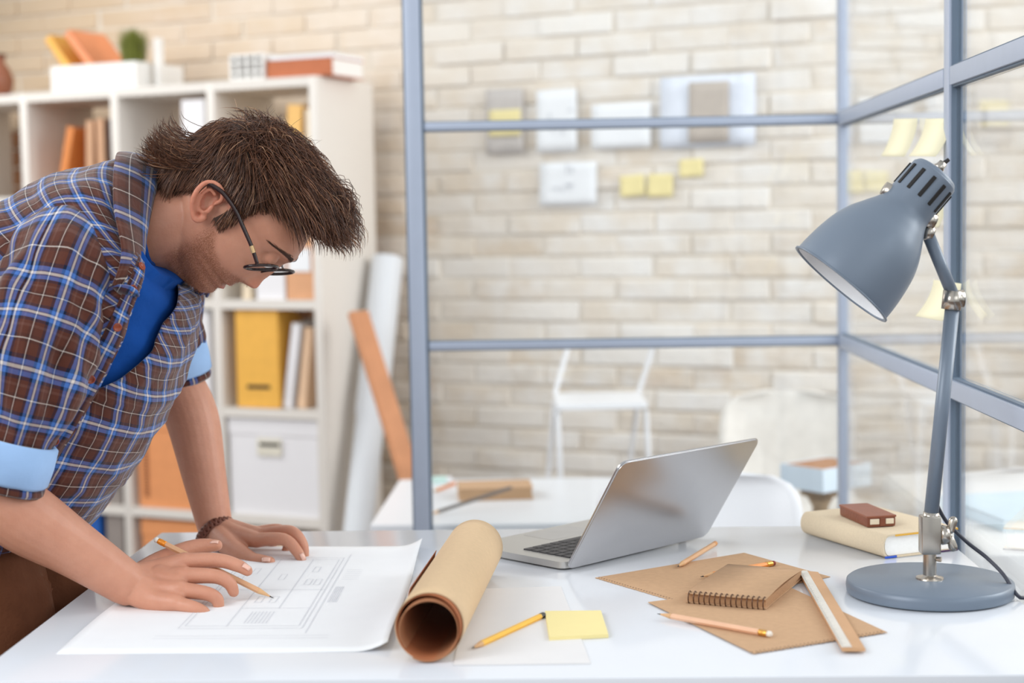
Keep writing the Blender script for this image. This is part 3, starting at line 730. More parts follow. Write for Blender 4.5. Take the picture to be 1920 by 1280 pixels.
for j in range(rows_):
    i = 0
    while i < ncol:
        if j == rows_-1 and i == 4: 
            MB().box((LW*.09+i*kw+.001, .018+j*kh+.001, .0116), (LW*.09+(i+5)*kw-.001, .018+(j+1)*kh-.001, .0133)).build('space_bar', ALUD, lap); i += 5; continue
        if km is None:
            o = MB().box((.0012, .0012, 0), (kw-.0012, kh-.0012, .0017)).build('key', ALUD, lap); km = o.data
        else: o = link('key', km, None, lap)
        o.location = (LW*.09+i*kw, .018+j*kh, .0116); i += 1
MB().prism(rrect(.10, .062, .004, x0=LW/2-.05, y0=LD-.073), .0113, .0118).build('touchpad', mat('touchpad_metal', (186, 184, 182), .3, .6), lap)
ang = radians(57)      # lid leans back from the base, towards the camera
LM = Matrix.Translation((0, .004, .010)) @ Matrix.Rotation(-(pi-ang), 4, 'X')
# in lid frame: y runs along the lid from the hinge (negative rotation brings it up and back), z is its thickness
LM = Matrix(((1, 0, 0, 0), (0, -cos(ang), -sin(ang), -.0005), (0, sin(ang), -cos(ang), .0035), (0, 0, 0, 1)))
lid = MB().prism(rrect(LW, LH, .014), -.0025, .0025, LM)
bm = bmesh.new(); me = bpy.data.meshes.new('lid'); me.from_pydata([tuple(p) for p in lid.v], [], lid.f); bm.from_mesh(me)
bmesh.ops.bevel(bm, geom=[e for e in bm.edges if e.calc_face_angle(0) > 1.2], offset=.0018, segments=3, affect='EDGES'); bm.to_mesh(me); bm.free()
me.polygons.foreach_set('use_smooth', [True]*len(me.polygons)); me.set_sharp_from_angle(angle=radians(35))
link('lid', me, ALU, lap)
MB().prism(rrect(LW-.012, LH-.02, .006, x0=.006, y0=.012), -.0031, -.0026, LM).build('screen', mat('dark_screen', (30, 32, 36), .15), lap)
MB().tube([(.03, .007, .008), (LW-.03, .007, .008)], .004, 12).build('hinge', mat('hinge_dark', (70, 70, 72), .4), lap)

# ---- pencils, notes
BLKP = mat('black_paint', (36, 34, 34), .4)
def dp(px, py, r=.0037, z=0): return P(px, py, z=DZ+r+E+z)
pencil('yellow pencil with black ends between the roll and the note pad', dp(884, 1215), dp(1020, 1152), mat('yellow_paint', (240, 184, 44), .35), lead=(40, 38, 38), wood=(60, 56, 54), endcap=BLKP)
pad = [T_(1022, 1152), T_(1030, 1202), T_(1141, 1196), T_(1127, 1151)]
c = sum(pad, Vector())/4
sp = thing('sticky_note_pad', 'pale yellow sticky note pad beside the yellow pencil', 'note pad', (c.x, c.y, DZ+E))
poly = [(p.x-c.x, p.y-c.y) for p in pad]
for k, (z0, z1) in enumerate(((0, .0035), (.0035, .0045))): MB().prism([(x*(1-.004*k), y*(1-.004*k)) for x, y in poly], z0, z1).build('note_block' if k == 0 else 'top_note', NOTE, sp)

# ---- brown sheets, torn along their wire holes
def torn_sheet(label, A, B, Cc, Dd, z, torn):
    """corner order A B C D; edge 'torn' (0..3) has a row of ripped wire holes"""
    c = (A+B+Cc+Dd)/4; pts = []; cor = [A, B, Cc, Dd]
    holes = MB()
    for k in range(4):
        p, q = cor[k], cor[(k+1) % 4]; d = q-p
        if k == torn:
            n_ = 34; nn = Vector((d.y, -d.x, 0)).normalized(); rr = random.Random(5)
            inn = (c-(p+q)/2); nn = nn if nn.dot(inn) > 0 else -nn
            for i in range(n_):
                s_ = i/n_; pts.append(p+d*s_ + nn*rr.uniform(0, .0012)); 
                if i: pts.append(p+d*(s_+.25/n_)+nn*rr.uniform(.002, .0045)); pts.append(p+d*(s_+.5/n_)+nn*rr.uniform(.002, .004)); pts.append(p+d*(s_+.55/n_)+nn*rr.uniform(0, .001))
                hp = p+d*(s_+.3/n_)+nn*.0062-c
                holes.box((hp.x-.0011, hp.y-.0011, .0006), (hp.x+.0011, hp.y+.0011, .00075))
        else: pts += [p]
    root = thing('brown_sheet', label, 'paper', (c.x, c.y, z))
    MB().prism([(p.x-c.x, p.y-c.y) for p in pts], 0, .0006).build('sheet', KRAFT, root)
    holes.build('wire_holes', mat('hole_shadow', (92, 62, 44), .8), root)
torn_sheet('brown kraft sheet with a ripped hole edge nearest the laptop', T_(1115, 1084), T_(1290, 1136), T_(1557, 1082), T_(1395, 1037), DZ+E, 0)
torn_sheet('brown kraft sheet lying under the notepad and ruler, nearest the desk edge', T_(1215, 1131), T_(1414, 1228), T_(1664, 1188), T_(1470, 1098), DZ+.0014, 1)
# ---- spiral notepad
n0, n1, n2, n3 = T_(1286, 1133), T_(1436, 1146), T_(1492, 1086), T_(1350, 1077)
hx2 = n1-n0; hx2.z = 0; wN = hx2.length; hx2.normalize(); hN = ((n3-n0).length+(n2-n1).length)/2
npd = thing('spiral_notepad', 'small brown spiral notepad lying on the kraft sheets', 'notepad', (n0.x, n0.y, DZ+.0026), atan2(hx2.y, hx2.x))
tN = .0125
MB().box((0, 0, 0), (wN, hN, .0012)).build('back_cover', KRAFT, npd)
MB().box((.0015, .006, .0012), (wN-.0015, hN-.001, tN-.0012)).build('pages', mat('kraft_pages', (182, 142, 106), .85, var=.1, scale=300), npd)
v = []; f = []
for j in range(9):
    for i in range(2):
        yy = hN*j/8; v.append((wN*i, yy, tN-.0006+.0035*sin(j/8*pi)*(.4+.6*i)))
for j in range(8): f.append((2*j, 2*j+1, 2*j+3, 2*j+2))
o = mk('front_cover', v, f, KRAFT, npd, True); md = o.modifiers.new('t', 'SOLIDIFY'); md.thickness = .0012; md.offset = 0
cm = None
for k in range(15):
    xk = wN*(k+.6)/15
    if cm is None:
        pts = [Vector((0, .0035+.0068*cos(a_), tN/2+.0082*sin(a_))) for a_ in [2*pi*i/20 for i in range(21)]]
        o = MB().tube(pts, .0008, 6).build('wire_coil', mat('dark_bronze_wire', (84, 56, 40), .4, .5), npd); cm = o.data
    else: o = link('wire_coil', cm, None, npd)
    o.location = (xk, 0, 0)
FERR = mat('gold_ferrule', (226, 170, 84), .3, .8); ERW = mat('white_eraser', (236, 230, 220), .7); ERP = mat('dark_red_eraser', (140, 66, 50), .7)
pencil('natural wood pencil lying between the laptop and the brown sheet', dp(1270, 1062, z=.001), dp(1342, 1018, z=.001), mat('natural_wood_paint', (220, 172, 128), .5), endcap=mat('amber_end', (214, 140, 64), .4))
pencil('orange pencil with red eraser lying behind the notepad', dp(1313, 1081, z=.001), dp(1453, 1055, z=.001), mat('orange_paint', (236, 142, 40), .35), FERR, ERP)
pencil('pale pink-brown pencil with white eraser on the front brown sheet', dp(1232, 1150, z=.002), dp(1447, 1189, z=.002), mat('pale_wood_paint', (232, 184, 150), .45), FERR, ERW)
# ---- ruler
r0, r1 = T_(1516, 1080), T_(1601, 1226); d = r1-r0; d.z = 0; Lr_ = d.length; d.normalize()
rul = thing('ruler', 'wooden ruler with a white scale strip on the brown sheets', 'ruler', (r0.x, r0.y, DZ+.0030), atan2(d.y, d.x))
MB().prism([(-.013, 0), (.013, 0), (.013, .003), (-.002, .0045), (-.013, .0045)], 0, Lr_, Matrix(((0, 0, 1, 0), (1, 0, 0, 0), (0, 1, 0, 0), (0, 0, 0, 1)))).build('wooden_bar', mat('ruler_wood', (206, 160, 118), .55, var=.06, scale=18), rul)
sg = -1
MB().box((.001, sg*.0135, .0046), (Lr_-.001, sg*.002, .0054)).build('scale_strip', mat('ruler_scale', (222, 216, 206), .5), rul)
tk = MB(); k = 0; n_ = int(Lr_/.002)
for k in range(3, n_-2):
    l_ = .006 if k % 10 == 0 else (.0045 if k % 5 == 0 else .003)
    tk.box((k*.002, sg*.0134, .0054), (k*.002+.0003, sg*.0134+l_, .00545))
tk.build('scale_marks', mat('scale_ink', (120, 116, 112), .6), rul)

# ---- book with phone case
A, Bp, Cp = T_(1503, 1001), T_(1657, 1048), T_(1782, 1028)
by = (A-Bp); by.z = 0; Lb = by.length; by.normalize(); bxv = Vector((by.y, -by.x, 0)); wb = (Cp-Bp).dot(bxv)
bk = thing('book', 'thick beige cloth-bound book at the right rear of the desk', 'book', (Bp.x, Bp.y, DZ+E), atan2(bxv.y, bxv.x))
tb_ = .034; CL = mat('beige_cloth', (214, 196, 168), .9, var=.05, scale=400, bump=.15, bscale=900)
sec = []
for k in range(13):
    a_ = pi/2 + pi*k/12; sec.append((.010+.012*cos(a_), tb_/2+(tb_/2)*sin(a_)))
outer = [(wb, tb_)] + sec + [(wb, 0)]
inner = [(wb, .0025)] + [(.010+.009*cos(pi*1.5-pi*k/12), tb_/2+(tb_/2-.0025)*sin(pi*1.5-pi*k/12)) for k in range(13)] + [(wb, tb_-.0025)]
XZ = Matrix(((1, 0, 0, 0), (0, 0, 1, 0), (0, 1, 0, 0), (0, 0, 0, 1)))
MB().prism(outer+inner, 0, Lb, XZ).build('cover', CL, bk, angle=35)
MB().prism([(wb-.004, .003)]+[(.011+.007*cos(pi*1.5-pi*k/8), tb_/2+(tb_/2-.003)*sin(pi*1.5-pi*k/8)) for k in range(9)]+[(wb-.004, tb_-.003)], .003, Lb-.003, XZ).build('pages', PAGES, bk, angle=35)
MB().box((.02, -.0012, tb_-.0032), (wb, .0, tb_-.0008)).build('yellow_edge', mat('golden_edge', (222, 168, 56), .5), bk)
MB().box((.002, -.0012, .0002), (.022, 0, .0032)).build('blue_headband', mat('blue_ribbon', (40, 84, 190), .5), bk)
MB().box((.075, -.0012, .0), (wb, 0, .0026)).build('purple_edge', mat('purple_edge', (66, 36, 74), .5), bk)
q0, q1, q2 = [P(px, py, z=DZ+tb_+E) for px, py in ((1584, 966), (1626, 990), (1680, 987))]
px_ = (q2-q1); px_.z = 0; wp = px_.length; px_.normalize(); lp = (q0-q1).length
ph = thing('phone_case', 'brown leather phone case lying on the beige book', 'phone case', (q1.x, q1.y, DZ+tb_+.0008), atan2(px_.y, px_.x))
LEA = mat('brown_leather', (122, 66, 44), .45, var=.08, scale=60, bump=.1)
MB().box((0, 0, 0), (wp, lp, .0165), bev=.0035).build('sleeve', LEA, ph, angle=40)
MB().box((-.0006, -.0006, .0142), (wp+.0006, lp, .0172), bev=.001).build('flap', mat('brown_leather_top', (140, 80, 56), .4, var=.08, scale=60), ph)
for a_, b_ in ((.10, .42), (.64, .92)): MB().box((wp*a_, -.0008, .0045), (wp*b_, .002, .0125), bev=.0008).build('device_end', mat('cream_plastic', (226, 212, 188), .4), ph)
MB().box((wp*.44, -.0015, .002), (wp*.62, .003, .0145), bev=.001).build('strap', LEA, ph)

# ---- desk lamp
LB = P(1743, 1112, z=DZ); LY = LB.y
lamp = thing('desk_lamp', 'blue-grey metal desk lamp with a tilted bell shade', 'lamp', (LB.x, LB.y, DZ+E))
LMAT = mat('blue_grey_enamel', (116, 128, 143), .38, .1, var=.01); LIN = mat('white_enamel_inside', (238, 240, 244), .35)
def lp_(px, py, dy=0.0): return P(px, py, Y=LY+dy) - Vector((LB.x, LB.y, DZ+E))
MB().lathe([(.100, 0), (.1055, .002), (.1065, .010), (.1055, .0165), (.103, .0185), (0, .019)], 72).build('base', LMAT, lamp, angle=50)
MB().lathe([(.018, .019), (.0175, .021), (.010, .0225), (.0085, .024), (.0085, .062), (.0075, .063), (.0075, .072)], 32).build('stem', CHROME, lamp, angle=40)
MB().tube([(.008, -.003, .045), (.0135, -.006, .045)], [.003, .0035], 10).build('set_screw', CHROME, lamp)
j0 = lp_(1742, 1000); 
MB().box((-.0125, -.011, j0.z-.026), (.0125, .011, j0.z+.024), bev=.003).build('joint_block', CHROME, lamp, angle=40)
MB().lathe([(.011, 0), (.013, .003), (.012, .010), (.007, .013)], 20, Matrix.Translation((.0125, 0, j0.z-.002)) @ Matrix.Rotation(pi/2, 4, 'Y')).build('wing_nut', CHROME, lamp, smooth=True)
MB().tube([(.027, 0, j0.z+.004), (.030, .0, j0.z+.016)], [.005, .006], 10, 'round').tube([(.027, 0, j0.z-.008), (.030, 0, j0.z-.018)], [.005, .006], 10, 'round').build('wing', CHROME, lamp, smooth=True)
a = lp_(1745, 972); b_ = lp_(1786, 572)
MB().tube([a, b_], .0092, 20).build('lower_arm', LMAT, lamp, smooth=True)
MB().tube([a-(b_-a)*.02, a+(b_-a)*.03], .0100, 20).build('collar', CHROME, lamp, smooth=True)
MB().tube([lp_(1783, 580), lp_(1787, 545)], .0125, 16).build('elbow_clamp', CHROME, lamp, smooth=True)
MB().tube([lp_(1785, 560), lp_(1806, 560)], [.0105, .0115], 16).build('elbow_knob', CHROME, lamp, smooth=True)
c_ = lp_(1737, 432)
MB().tube([lp_(1788, 556), c_], .0080, 18).build('upper_arm', LMAT, lamp, smooth=True)
# shade
top = lp_(1758, 322); mouth = lp_(1577, 531)
mouth.y -= .002
axs = (mouth-top); LS = axs.length; axs.normalize()
SM = Matrix.Translation(top) @ axs.to_track_quat('Z', 'Y').to_matrix().to_4x4()
k_ = LS
prof = [(.022, .0), (.028, .0015), (.031, .006), (.0325, k_*.06), (.0335, k_*.28), (.036, k_*.36), (.0455, k_*.45), (.0570, k_*.56), (.0645, k_*.67), (.0690, k_*.80), (.0712, k_*.92), (.0715, k_)]
pr2 = spline([(r_, z_, 0) for r_, z_ in prof], 60); pr2 = [(p.x, p.y) for p in pr2]
MB().lathe(pr2, 64, SM, cap=False).build('shade', LMAT, lamp, smooth=True)
MB().lathe([(.0001, .0005), (.022, 0)], 40, SM, cap=False).build('shade_cap', LMAT, lamp, smooth=True)
MB().lathe([(r_-.0016, z_) for r_, z_ in reversed(pr2) if z_ > k_*.3]+[(.010, k_*.3)], 64, SM, cap=False).build('shade_lining', LIN, lamp, smooth=True)
MB().lathe([(.0715, k_-.0005), (.0742, k_), (.0742, k_+.002), (.0702, k_+.002), (.0700, k_-.0005)], 64, SM, cap=False).build('shade_rim', LMAT, lamp, smooth=True)
bl = MB().lathe([(.008, k_*.32), (.013, k_*.40), (.026, k_*.56), (.030, k_*.68), (.024, k_*.80), (.010, k_*.86), (.0005, k_*.87)], 28, SM).build('bulb', mat('frosted_bulb', (244, 244, 240), .3), lamp, smooth=True)
for ad in range(0, 360, 30):
    a_ = radians(ad+8); pc_ = SM @ Vector((.0332*cos(a_), .0332*sin(a_), k_*.155))
    R_ = SM.to_3x3() @ Matrix.Rotation(a_, 3, 'Z')
    MB().box((-.0012, -.0026, -k_*.085), (.0012, .0026, k_*.085), Matrix.Translation(pc_) @ R_.to_4x4(), bev=.001).build('vent_slot', DARK, lamp)
def knob(px0, py0, px1, py1, r0, r1, nm, dy=0):
    MB().tube([lp_(px0, py0, dy), lp_(px0, py0, dy).lerp(lp_(px1, py1, dy), .5), lp_(px1, py1, dy)], [r0, r1, r1*.9], 16).build(nm, CHROME, lamp, smooth=True)
knob(1690, 372, 1657, 352, .005, .010, 'thumb_screw'); knob(1725, 405, 1752, 418, .008, .0125, 'pivot_knob'); knob(1732, 432, 1748, 440, .009, .011, 'pivot_bolt')
knob(1757, 318, 1769, 305, .009, .006, 'switch_base'); MB().tube([lp_(1768, 307), lp_(1779, 299)], [.003, .0025], 10).build('toggle', mat('black_switch', (40, 36, 36), .4), lamp)
cab = [lp_(1756, 945, .02), lp_(1775, 978, .035), lp_(1812, 1015, .04), lp_(1850, 1045, .02), lp_(1880, 1075, -.02), lp_(1899, 1104, -.04)]
e_ = lp_(1910, 1118, -.05); cab += [e_, Vector((.135, -.03, -.03)), Vector((.14, -.02, -.25)), Vector((.15, .0, -.55)), Vector((.17, .05, -.755))]
MB().tube(spline(cab, 60), .0026, 8).build('power_cable', mat('dark_cable', (60, 62, 74), .5), lamp, smooth=True)

# ---- notes on the side screen
def glass_note(label, px, py0, py1, curl, flip=1):
    n0_ = D2W(PX-.0045, 0); t = PP(px, py0, n0_, DXV); yy = t.dot(DYV); h = t.z-PP(px, py1, n0_, DXV).z
    v = []; f = []; n = 8; wN_ = .076
    for j in range(n+1):
        for i in range(2):
            s_ = j/n; v.append((-curl*s_**1.6-(.026 if i else 0), (i-.5)*wN_*.9, -h*s_*(1-.1*s_)+(.004 if i else 0)))
    for j in range(n): f.append((2*j, 2*j+1, 2*j+3, 2*j+2))
    o = mk('sticky_note', v, f, NOTEP, None, True); md = o.modifiers.new('t', 'SOLIDIFY'); md.thickness = .0005
    o.location = D2W(PX-.0045, yy, t.z); o.rotation_euler = (0, 0, DYAW); tag(o, label, 'sticky note')
glass_note('pale yellow note on the side screen, left of the upper two', 1712, 224, 302, .022)
glass_note('pale yellow note on the side screen, right of the upper two', 1776, 224, 302, .026)
glass_note('pale yellow note behind the lamp shade pivot on the side screen', 1762, 388, 430, .010)
glass_note('lowest pale yellow note behind the lamp arm joint', 1792, 530, 606, .028)
# ================================================================== person leaning over the desk
Y0 = 2.22
root0 = Vector((-.72, 2.2, 0))
man = thing('person', 'person in a plaid shirt and glasses leaning over the desk, holding a pencil', 'person', root0)
def rel(vs): return [v - root0 for v in vs]
# ---- head frame: f forward (face), u up, s towards the camera side
HO = P(407, 393, Y=Y0); HF = Vector((.46, 0, -.888)); HU = Vector((.888, 0, .46)); HS = Vector((0, -1, 0))
def H(f, u, s): return HO + HF*f + HU*u + HS*s
def Hinv(p): d = p-HO; return d.dot(HF), d.dot(HU), d.dot(HS)
def prof_local(px, py): p = P(px, py, Y=Y0); f, u, s = Hinv(p); return f, u
fp = [prof_local(*q) for q in ((585, 446), (565, 471), (545, 491), (529, 499))]
tip = prof_local(480, 541); sub = prof_local(457, 527); ul = prof_local(431, 534); mo = prof_local(424, 531); ll = prof_local(419, 538); md_ = prof_local(410, 539); ch = prof_local(400, 551); cb_ = prof_local(384, 556)
jaw = prof_local(362, 546)
# front outline without the nose
fr_u = [jaw[1]-.004, cb_[1], ch[1], md_[1], ll[1], mo[1], ul[1], sub[1], .035, fp[3][1], fp[2][1], fp[1][1], fp[0][1], .116, .128, .136]
fr_f = [jaw[0]-.02, cb_[0]-.006, ch[0]-.002, md_[0]-.002, ll[0], mo[0]-.003, ul[0], sub[0]-.001, fp[3][0]-.008, fp[3][0]-.002, fp[2][0], fp[1][0], fp[0][0]-.006, .058, .032, .010]
order = sorted(range(len(fr_u)), key=lambda i: fr_u[i]); fr_u = [fr_u[i] for i in order]; fr_f = [fr_f[i] for i in order]
def front(u): return interp(u, fr_u, fr_f)
NP = tip[0]-front(tip[1])
def nose(u): return interp(u, [sub[1]-.003, sub[1], sub[1]+.003, sub[1]+.006, tip[1]-.001, tip[1]+.003, tip[1]+.008, tip[1]+.014, .035, fp[3][1], fp[3][1]+.006], [0, .005, .011, NP-.0025, NP, NP, NP-.002, NP-.005, .010, .001, 0])
bk_u = [-.085, -.07, -.055, -.04, -.02, 0, .03, .06, .09, .115, .130, .136]
bk_f = [.03, .018, .0, -.02, -.060, -.080, -.094, -.095, -.082, -.058, -.030, -.008]
wd_u = [-.085, -.075, -.06, -.045, -.03, 0, .03, .06, .09, .115, .130, .136]
wd_w = [.024, .036, .048, .056, .061, .068, .073, .0735, .064, .046, .025, .008]
u0 = min(fr_u[0], -.078); NS, NA = 120, 128; hv = []; hf = []
for j in range(NS+1):
    u = u0 + (.136-u0)*j/NS; ff = front(u); fb = interp(u, bk_u, bk_f); w_ = interp(u, wd_u, wd_w); fc = .012
    for k in range(NA):
        a = 2*pi*k/NA; ca, sa = cos(a), sin(a)
        ex = .82 if ca > 0 else 1.0
        f_ = fc + ((ff-fc)*abs(ca)**ex if ca > 0 else -(fc-fb)*abs(ca)**.95); s_ = w_*(abs(sa)**(.80 if u < .1 else 1.0))*(1 if sa > 0 else -1)
        if ca > 0:
            sg = interp(u, [sub[1], tip[1], .035, fp[3][1]], [.0145, .0135, .0085, .010])
            f_ += nose(u)*math.exp(-(s_/sg)**2)
            for es in (-1, 1):
                f_ -= .013*math.exp(-((s_-es*.033)/.015)**2-((u-.040)/.011)**2)      # eye sockets
                f_ += .005*math.exp(-((s_-es*.030)/.020)**2-((u-.060)/.007)**2)      # brows
                f_ += .006*math.exp(-((s_-es*.045)/.018)**2-((u-.005)/.018)**2)      # cheeks
                f_ += .004*math.exp(-((s_-es*.013)/.006)**2-((u-sub[1]-.006)/.006)**2)  # nostril wings
            wl = math.exp(-(s_/.020)**4)
            f_ += wl*(.0025*math.exp(-((u-ul[1])/.004)**2)+.003*math.exp(-((u-ll[1]+.002)/.0045)**2)-.0045*math.exp(-((u-mo[1])/.0022)**2))
        hv.append(H(f_, u, s_))
for j in range(NS):
    for k in range(NA): a = j*NA+k; b_ = j*NA+(k+1) % NA; hf.append((a, b_, b_+NA, a+NA))
hf.append(tuple(reversed(range(NA)))); hf.append(tuple(NS*NA+k for k in range(NA)))
B = MB(); B.add(hv, hf)
for es in (-1, 1):       # closed, lowered lids
    sp_ = MB().lathe([(.0001, -.0125)]+[(.0125*cos(radians(t)), .0125*sin(radians(t))) for t in range(-75, 90, 15)]+[(.0001, .0125)], 18, Matrix.Translation(H(front(.038)-.0135, .038, es*.033)))
    B.add(sp_.v, sp_.f)
# ---- ears
def ear(es):
    m = MB()
    E0 = Vector((0, 0, 0))
    # ear frame: long axis tilts back from the head axis
    tl = radians(24); eu = HU*cos(tl) - HF*sin(tl); ef = HF*cos(tl) + HU*sin(tl)
    c = H(-.008, .004, es*.0705)
    out = HS*es
    def Q(x, y, o): return c + ef*(x*.9) + eu*(y*.9-.002) + out*o
    hel = [(.012, .010, .004), (.016, .020, .009), (.010, .031, .013), (-.004, .034, .016), (-.016, .026, .019), (-.019, .010, .020), (-.016, -.006, .018), (-.009, -.018, .013), (.000, -.026, .009), (.007, -.025, .006), (.010, -.018, .004)]
    m.tube(spline([Q(*q) for q in hel], 48), [interp(i/47, [0, .2, .7, .85, 1], [.003, .0036, .0036, .0050, .0046]) for i in range(48)], 10, 'round')
    ant = [(.004, .020, .010), (-.006, .022, .012), (-.0105, .010, .013), (-.008, -.004, .012), (-.001, -.012, .009), (.005, -.012, .008)]
    m.tube(spline([Q(*q) for q in ant], 30), .0030, 8, 'round')
    m.tube([Q(.010, -.006, .006), Q(.0105, .002, .0075)], [.0040, .0036], 8, 'round')     # tragus
    n = 14; v = []; f = []                                                               # conch plate
    for rr in (1.0, .6, .2):
        for k in range(n):
            a = 2*pi*k/n; v.append(Q(-.003+.015*rr*cos(a)-.003*sin(a), .003+.027*rr*sin(a), .0035+.006*(rr-.6)-.004*cos(a)*rr))
    nv = len(v)
    for rr in (1.0,):
        for k in range(n):
            a = 2*pi*k/n; v.append(Q(-.001+.011*cos(a), .002+.020*sin(a), -.006))
    for q in range(2):
        for k in range(n): f.append((q*n+k, q*n+(k+1) % n, (q+1)*n+(k+1) % n, (q+1)*n+k))
    f.append(tuple(2*n+k for k in range(n)))
    for k in range(n): f.append((nv+k, nv+(k+1) % n, (k+1) % n, k))
    f.append(tuple(reversed([nv+k for k in range(n)])))
    m.add(v, f); return m
for es in (-1, 1): e_ = ear(es); B.add(e_.v, e_.f)
# ---- neck and trunk core
def chain(pts, radii, n=None, seg=16):
    n = n or max(8, 6*len(pts)); path = spline(pts, n); rad = [p.x for p in spline(radii, n)]
    B.tube(path, rad, seg, 'round')
chain([P(190, 462, Y=Y0), P(262, 436, Y=Y0), P(325, 424, Y=Y0), P(385, 405, Y=Y0)], [.066, .060, .058, .050], 16, 28)
chain([P(300, 425, Y=Y0), P(350, 480, Y=Y0)], [.040, .036], 8, 20)
chain([P(-190, 900, Y=2.24), P(-40, 720, Y=2.24), P(100, 560, Y=2.23), P(200, 465, Y=2.22)], [.10, .10, .095, .070], 20, 28)
RS = P(128, 500, Y=2.075); LS_ = P(262, 478, Y=2.40)
chain([RS, P(215, 462, Y=2.22), LS_], [.034, .055, .034], 14, 20)
# ---- right arm (near): upper arm, forearm, hand with pencil
RE = P(-14, 928, Y=1.985); RW = P(238, 1094, Y=2.045)
chain([RS, RS.lerp(RE, .5)+Vector((0, -.005, 0)), RE], [.038, .040, .040], 18, 20)
chain([RE, RE.lerp(RW, .25)+Vector((0, 0, -.002)), RE.lerp(RW, .6), RW], [.042, .0445, .036, .0285], 22, 24)
def hand(points_px, radii):
    chain([P(x, y, Y=yy) for x, y, yy in points_px], radii, 7*len(points_px), 14)
W = (238, 1094, 2.045)
hand([W, (290, 1072, 2.075), (348, 1052, 2.078)], [.026, .017, .0125])
hand([W, (290, 1090, 2.060), (345, 1078, 2.056)], [.026, .018, .0125])
hand([W, (288, 1107, 2.045), (338, 1104, 2.036)], [.026, .018, .0120])
hand([W, (285, 1122, 2.034), (330, 1129, 2.020)], [.024, .017, .0115])
hand([(300, 1085, 2.065), (330, 1090, 2.05)], [.020, .014])
hand([(346, 1052, 2.078), (408, 1050, 2.080), (446, 1060, 2.082), (464, 1070, 2.082)], [.0115, .0098, .0088, .0072])
hand([(343, 1079, 2.056), (402, 1080, 2.056), (429, 1092, 2.058), (438, 1109, 2.060)], [.0115, .0098, .0088, .0074])
hand([(336, 1105, 2.036), (386, 1112, 2.034), (406, 1122, 2.036), (410, 1136, 2.038)], [.0110, .0095, .0086, .0074])
hand([(328, 1130, 2.020), (362, 1138, 2.012), (381, 1146, 2.012), (388, 1154, 2.014)], [.0100, .0085, .0076, .0066])
hand([(262, 1082, 2.075), (300, 1056, 2.110), (345, 1033, 2.128), (378, 1024, 2.134), (406, 1022, 2.134)], [.019, .0165, .0125, .0110, .0082])
# ---- left arm (far), hand flat on the desk
LE = P(322, 700, Y=2.50); LWr = P(404, 992, Y=2.425)
chain([LS_, LS_.lerp(LE, .55)+Vector((.01, .03, 0)), LE], [.036, .040, .039], 18, 20)
chain([LE, LE.lerp(LWr, .28)+Vector((.012, 0, 0)), LE.lerp(LWr, .65)+Vector((.006, 0, 0)), LWr], [.040, .0415, .034, .0265], 22, 24)
W2 = (404, 992, 2.425)
hand([W2, (442, 1003, 2.395), (482, 1012, 2.362)], [.024, .016, .0120])
hand([W2, (446, 997, 2.410), (486, 1003, 2.386)], [.024, .017, .0120])
hand([W2, (442, 996, 2.425), (478, 999, 2.410)], [.024, .016, .0115])
hand([W2, (436, 998, 2.440), (466, 1001, 2.432)], [.022, .015, .0110])
hand([(482, 1012, 2.362), (532, 1011, 2.335), (556, 1032, 2.325), (567, 1052, 2.318)], [.0110, .0095, .0085, .0068])
hand([(486, 1003, 2.386), (543, 996, 2.362), (566, 1018, 2.350), (571, 1042, 2.345)], [.0110, .0096, .0086, .0070])
hand([(478, 999, 2.410), (524, 993, 2.398), (540, 1014, 2.392), (536, 1034, 2.390)], [.0105, .0090, .0082, .0068])
hand([(466, 1001, 2.432), (500, 998, 2.430), (512, 1014, 2.428), (508, 1028, 2.425)], [.0095, .0080, .0074, .0062])
hand([(412, 1006, 2.400), (440, 1030, 2.360), (470, 1048, 2.330), (488, 1052, 2.318), (506, 1053, 2.308)], [.019, .0155, .0115, .0105, .0082])
me = remesh(B.v, B.f, .0021, 2)
# pigment: beard shadow, lips, warm ear and nose (colour of the skin itself)
ca_ = me.color_attributes.new('tone', 'FLOAT_COLOR', 'POINT')
def sstep(a, b_, x): t = max(0, min(1, (x-a)/(b_-a))); return t*t*(3-2*t)
for i, vv in enumerate(me.vertices):
    f_, u, s_ = Hinv(vv.co)
    beard = lipm = red = 0.0
    if -.12 < u < .13 and abs(s_) < .1 and f_ > -.06:
        lim = interp(f_, [0.0, .02, .05, .075, .1], [.012, .006, -.018, -.022, -.010])
        beard = sstep(lim+.006, lim-.010, u)*sstep(.010, .040, f_)*sstep(-.100, -.078, u)
        st_ = math.exp(-((u-(sub[1]-.007))/.006)**2)*sstep(.085, .095, f_)*sstep(.034, .024, abs(s_)); beard = max(beard, st_*.9)
        lipm = sstep(.092, .100, f_)*sstep(.024, .019, abs(s_))*sstep(ul[1]+.004, ul[1]+.001, u)*sstep(ll[1]-.006, ll[1]-.003, u)
        beard *= (1-lipm)
        if abs(s_) > .072 and f_ < .02: red = .35
        red = max(red, .3*math.exp(-((u-tip[1])/.012)**2)*sstep(.105, .115, f_))
    else:
        red = 0.0
    ca_.data[i].color = (beard, lipm, red, 1)
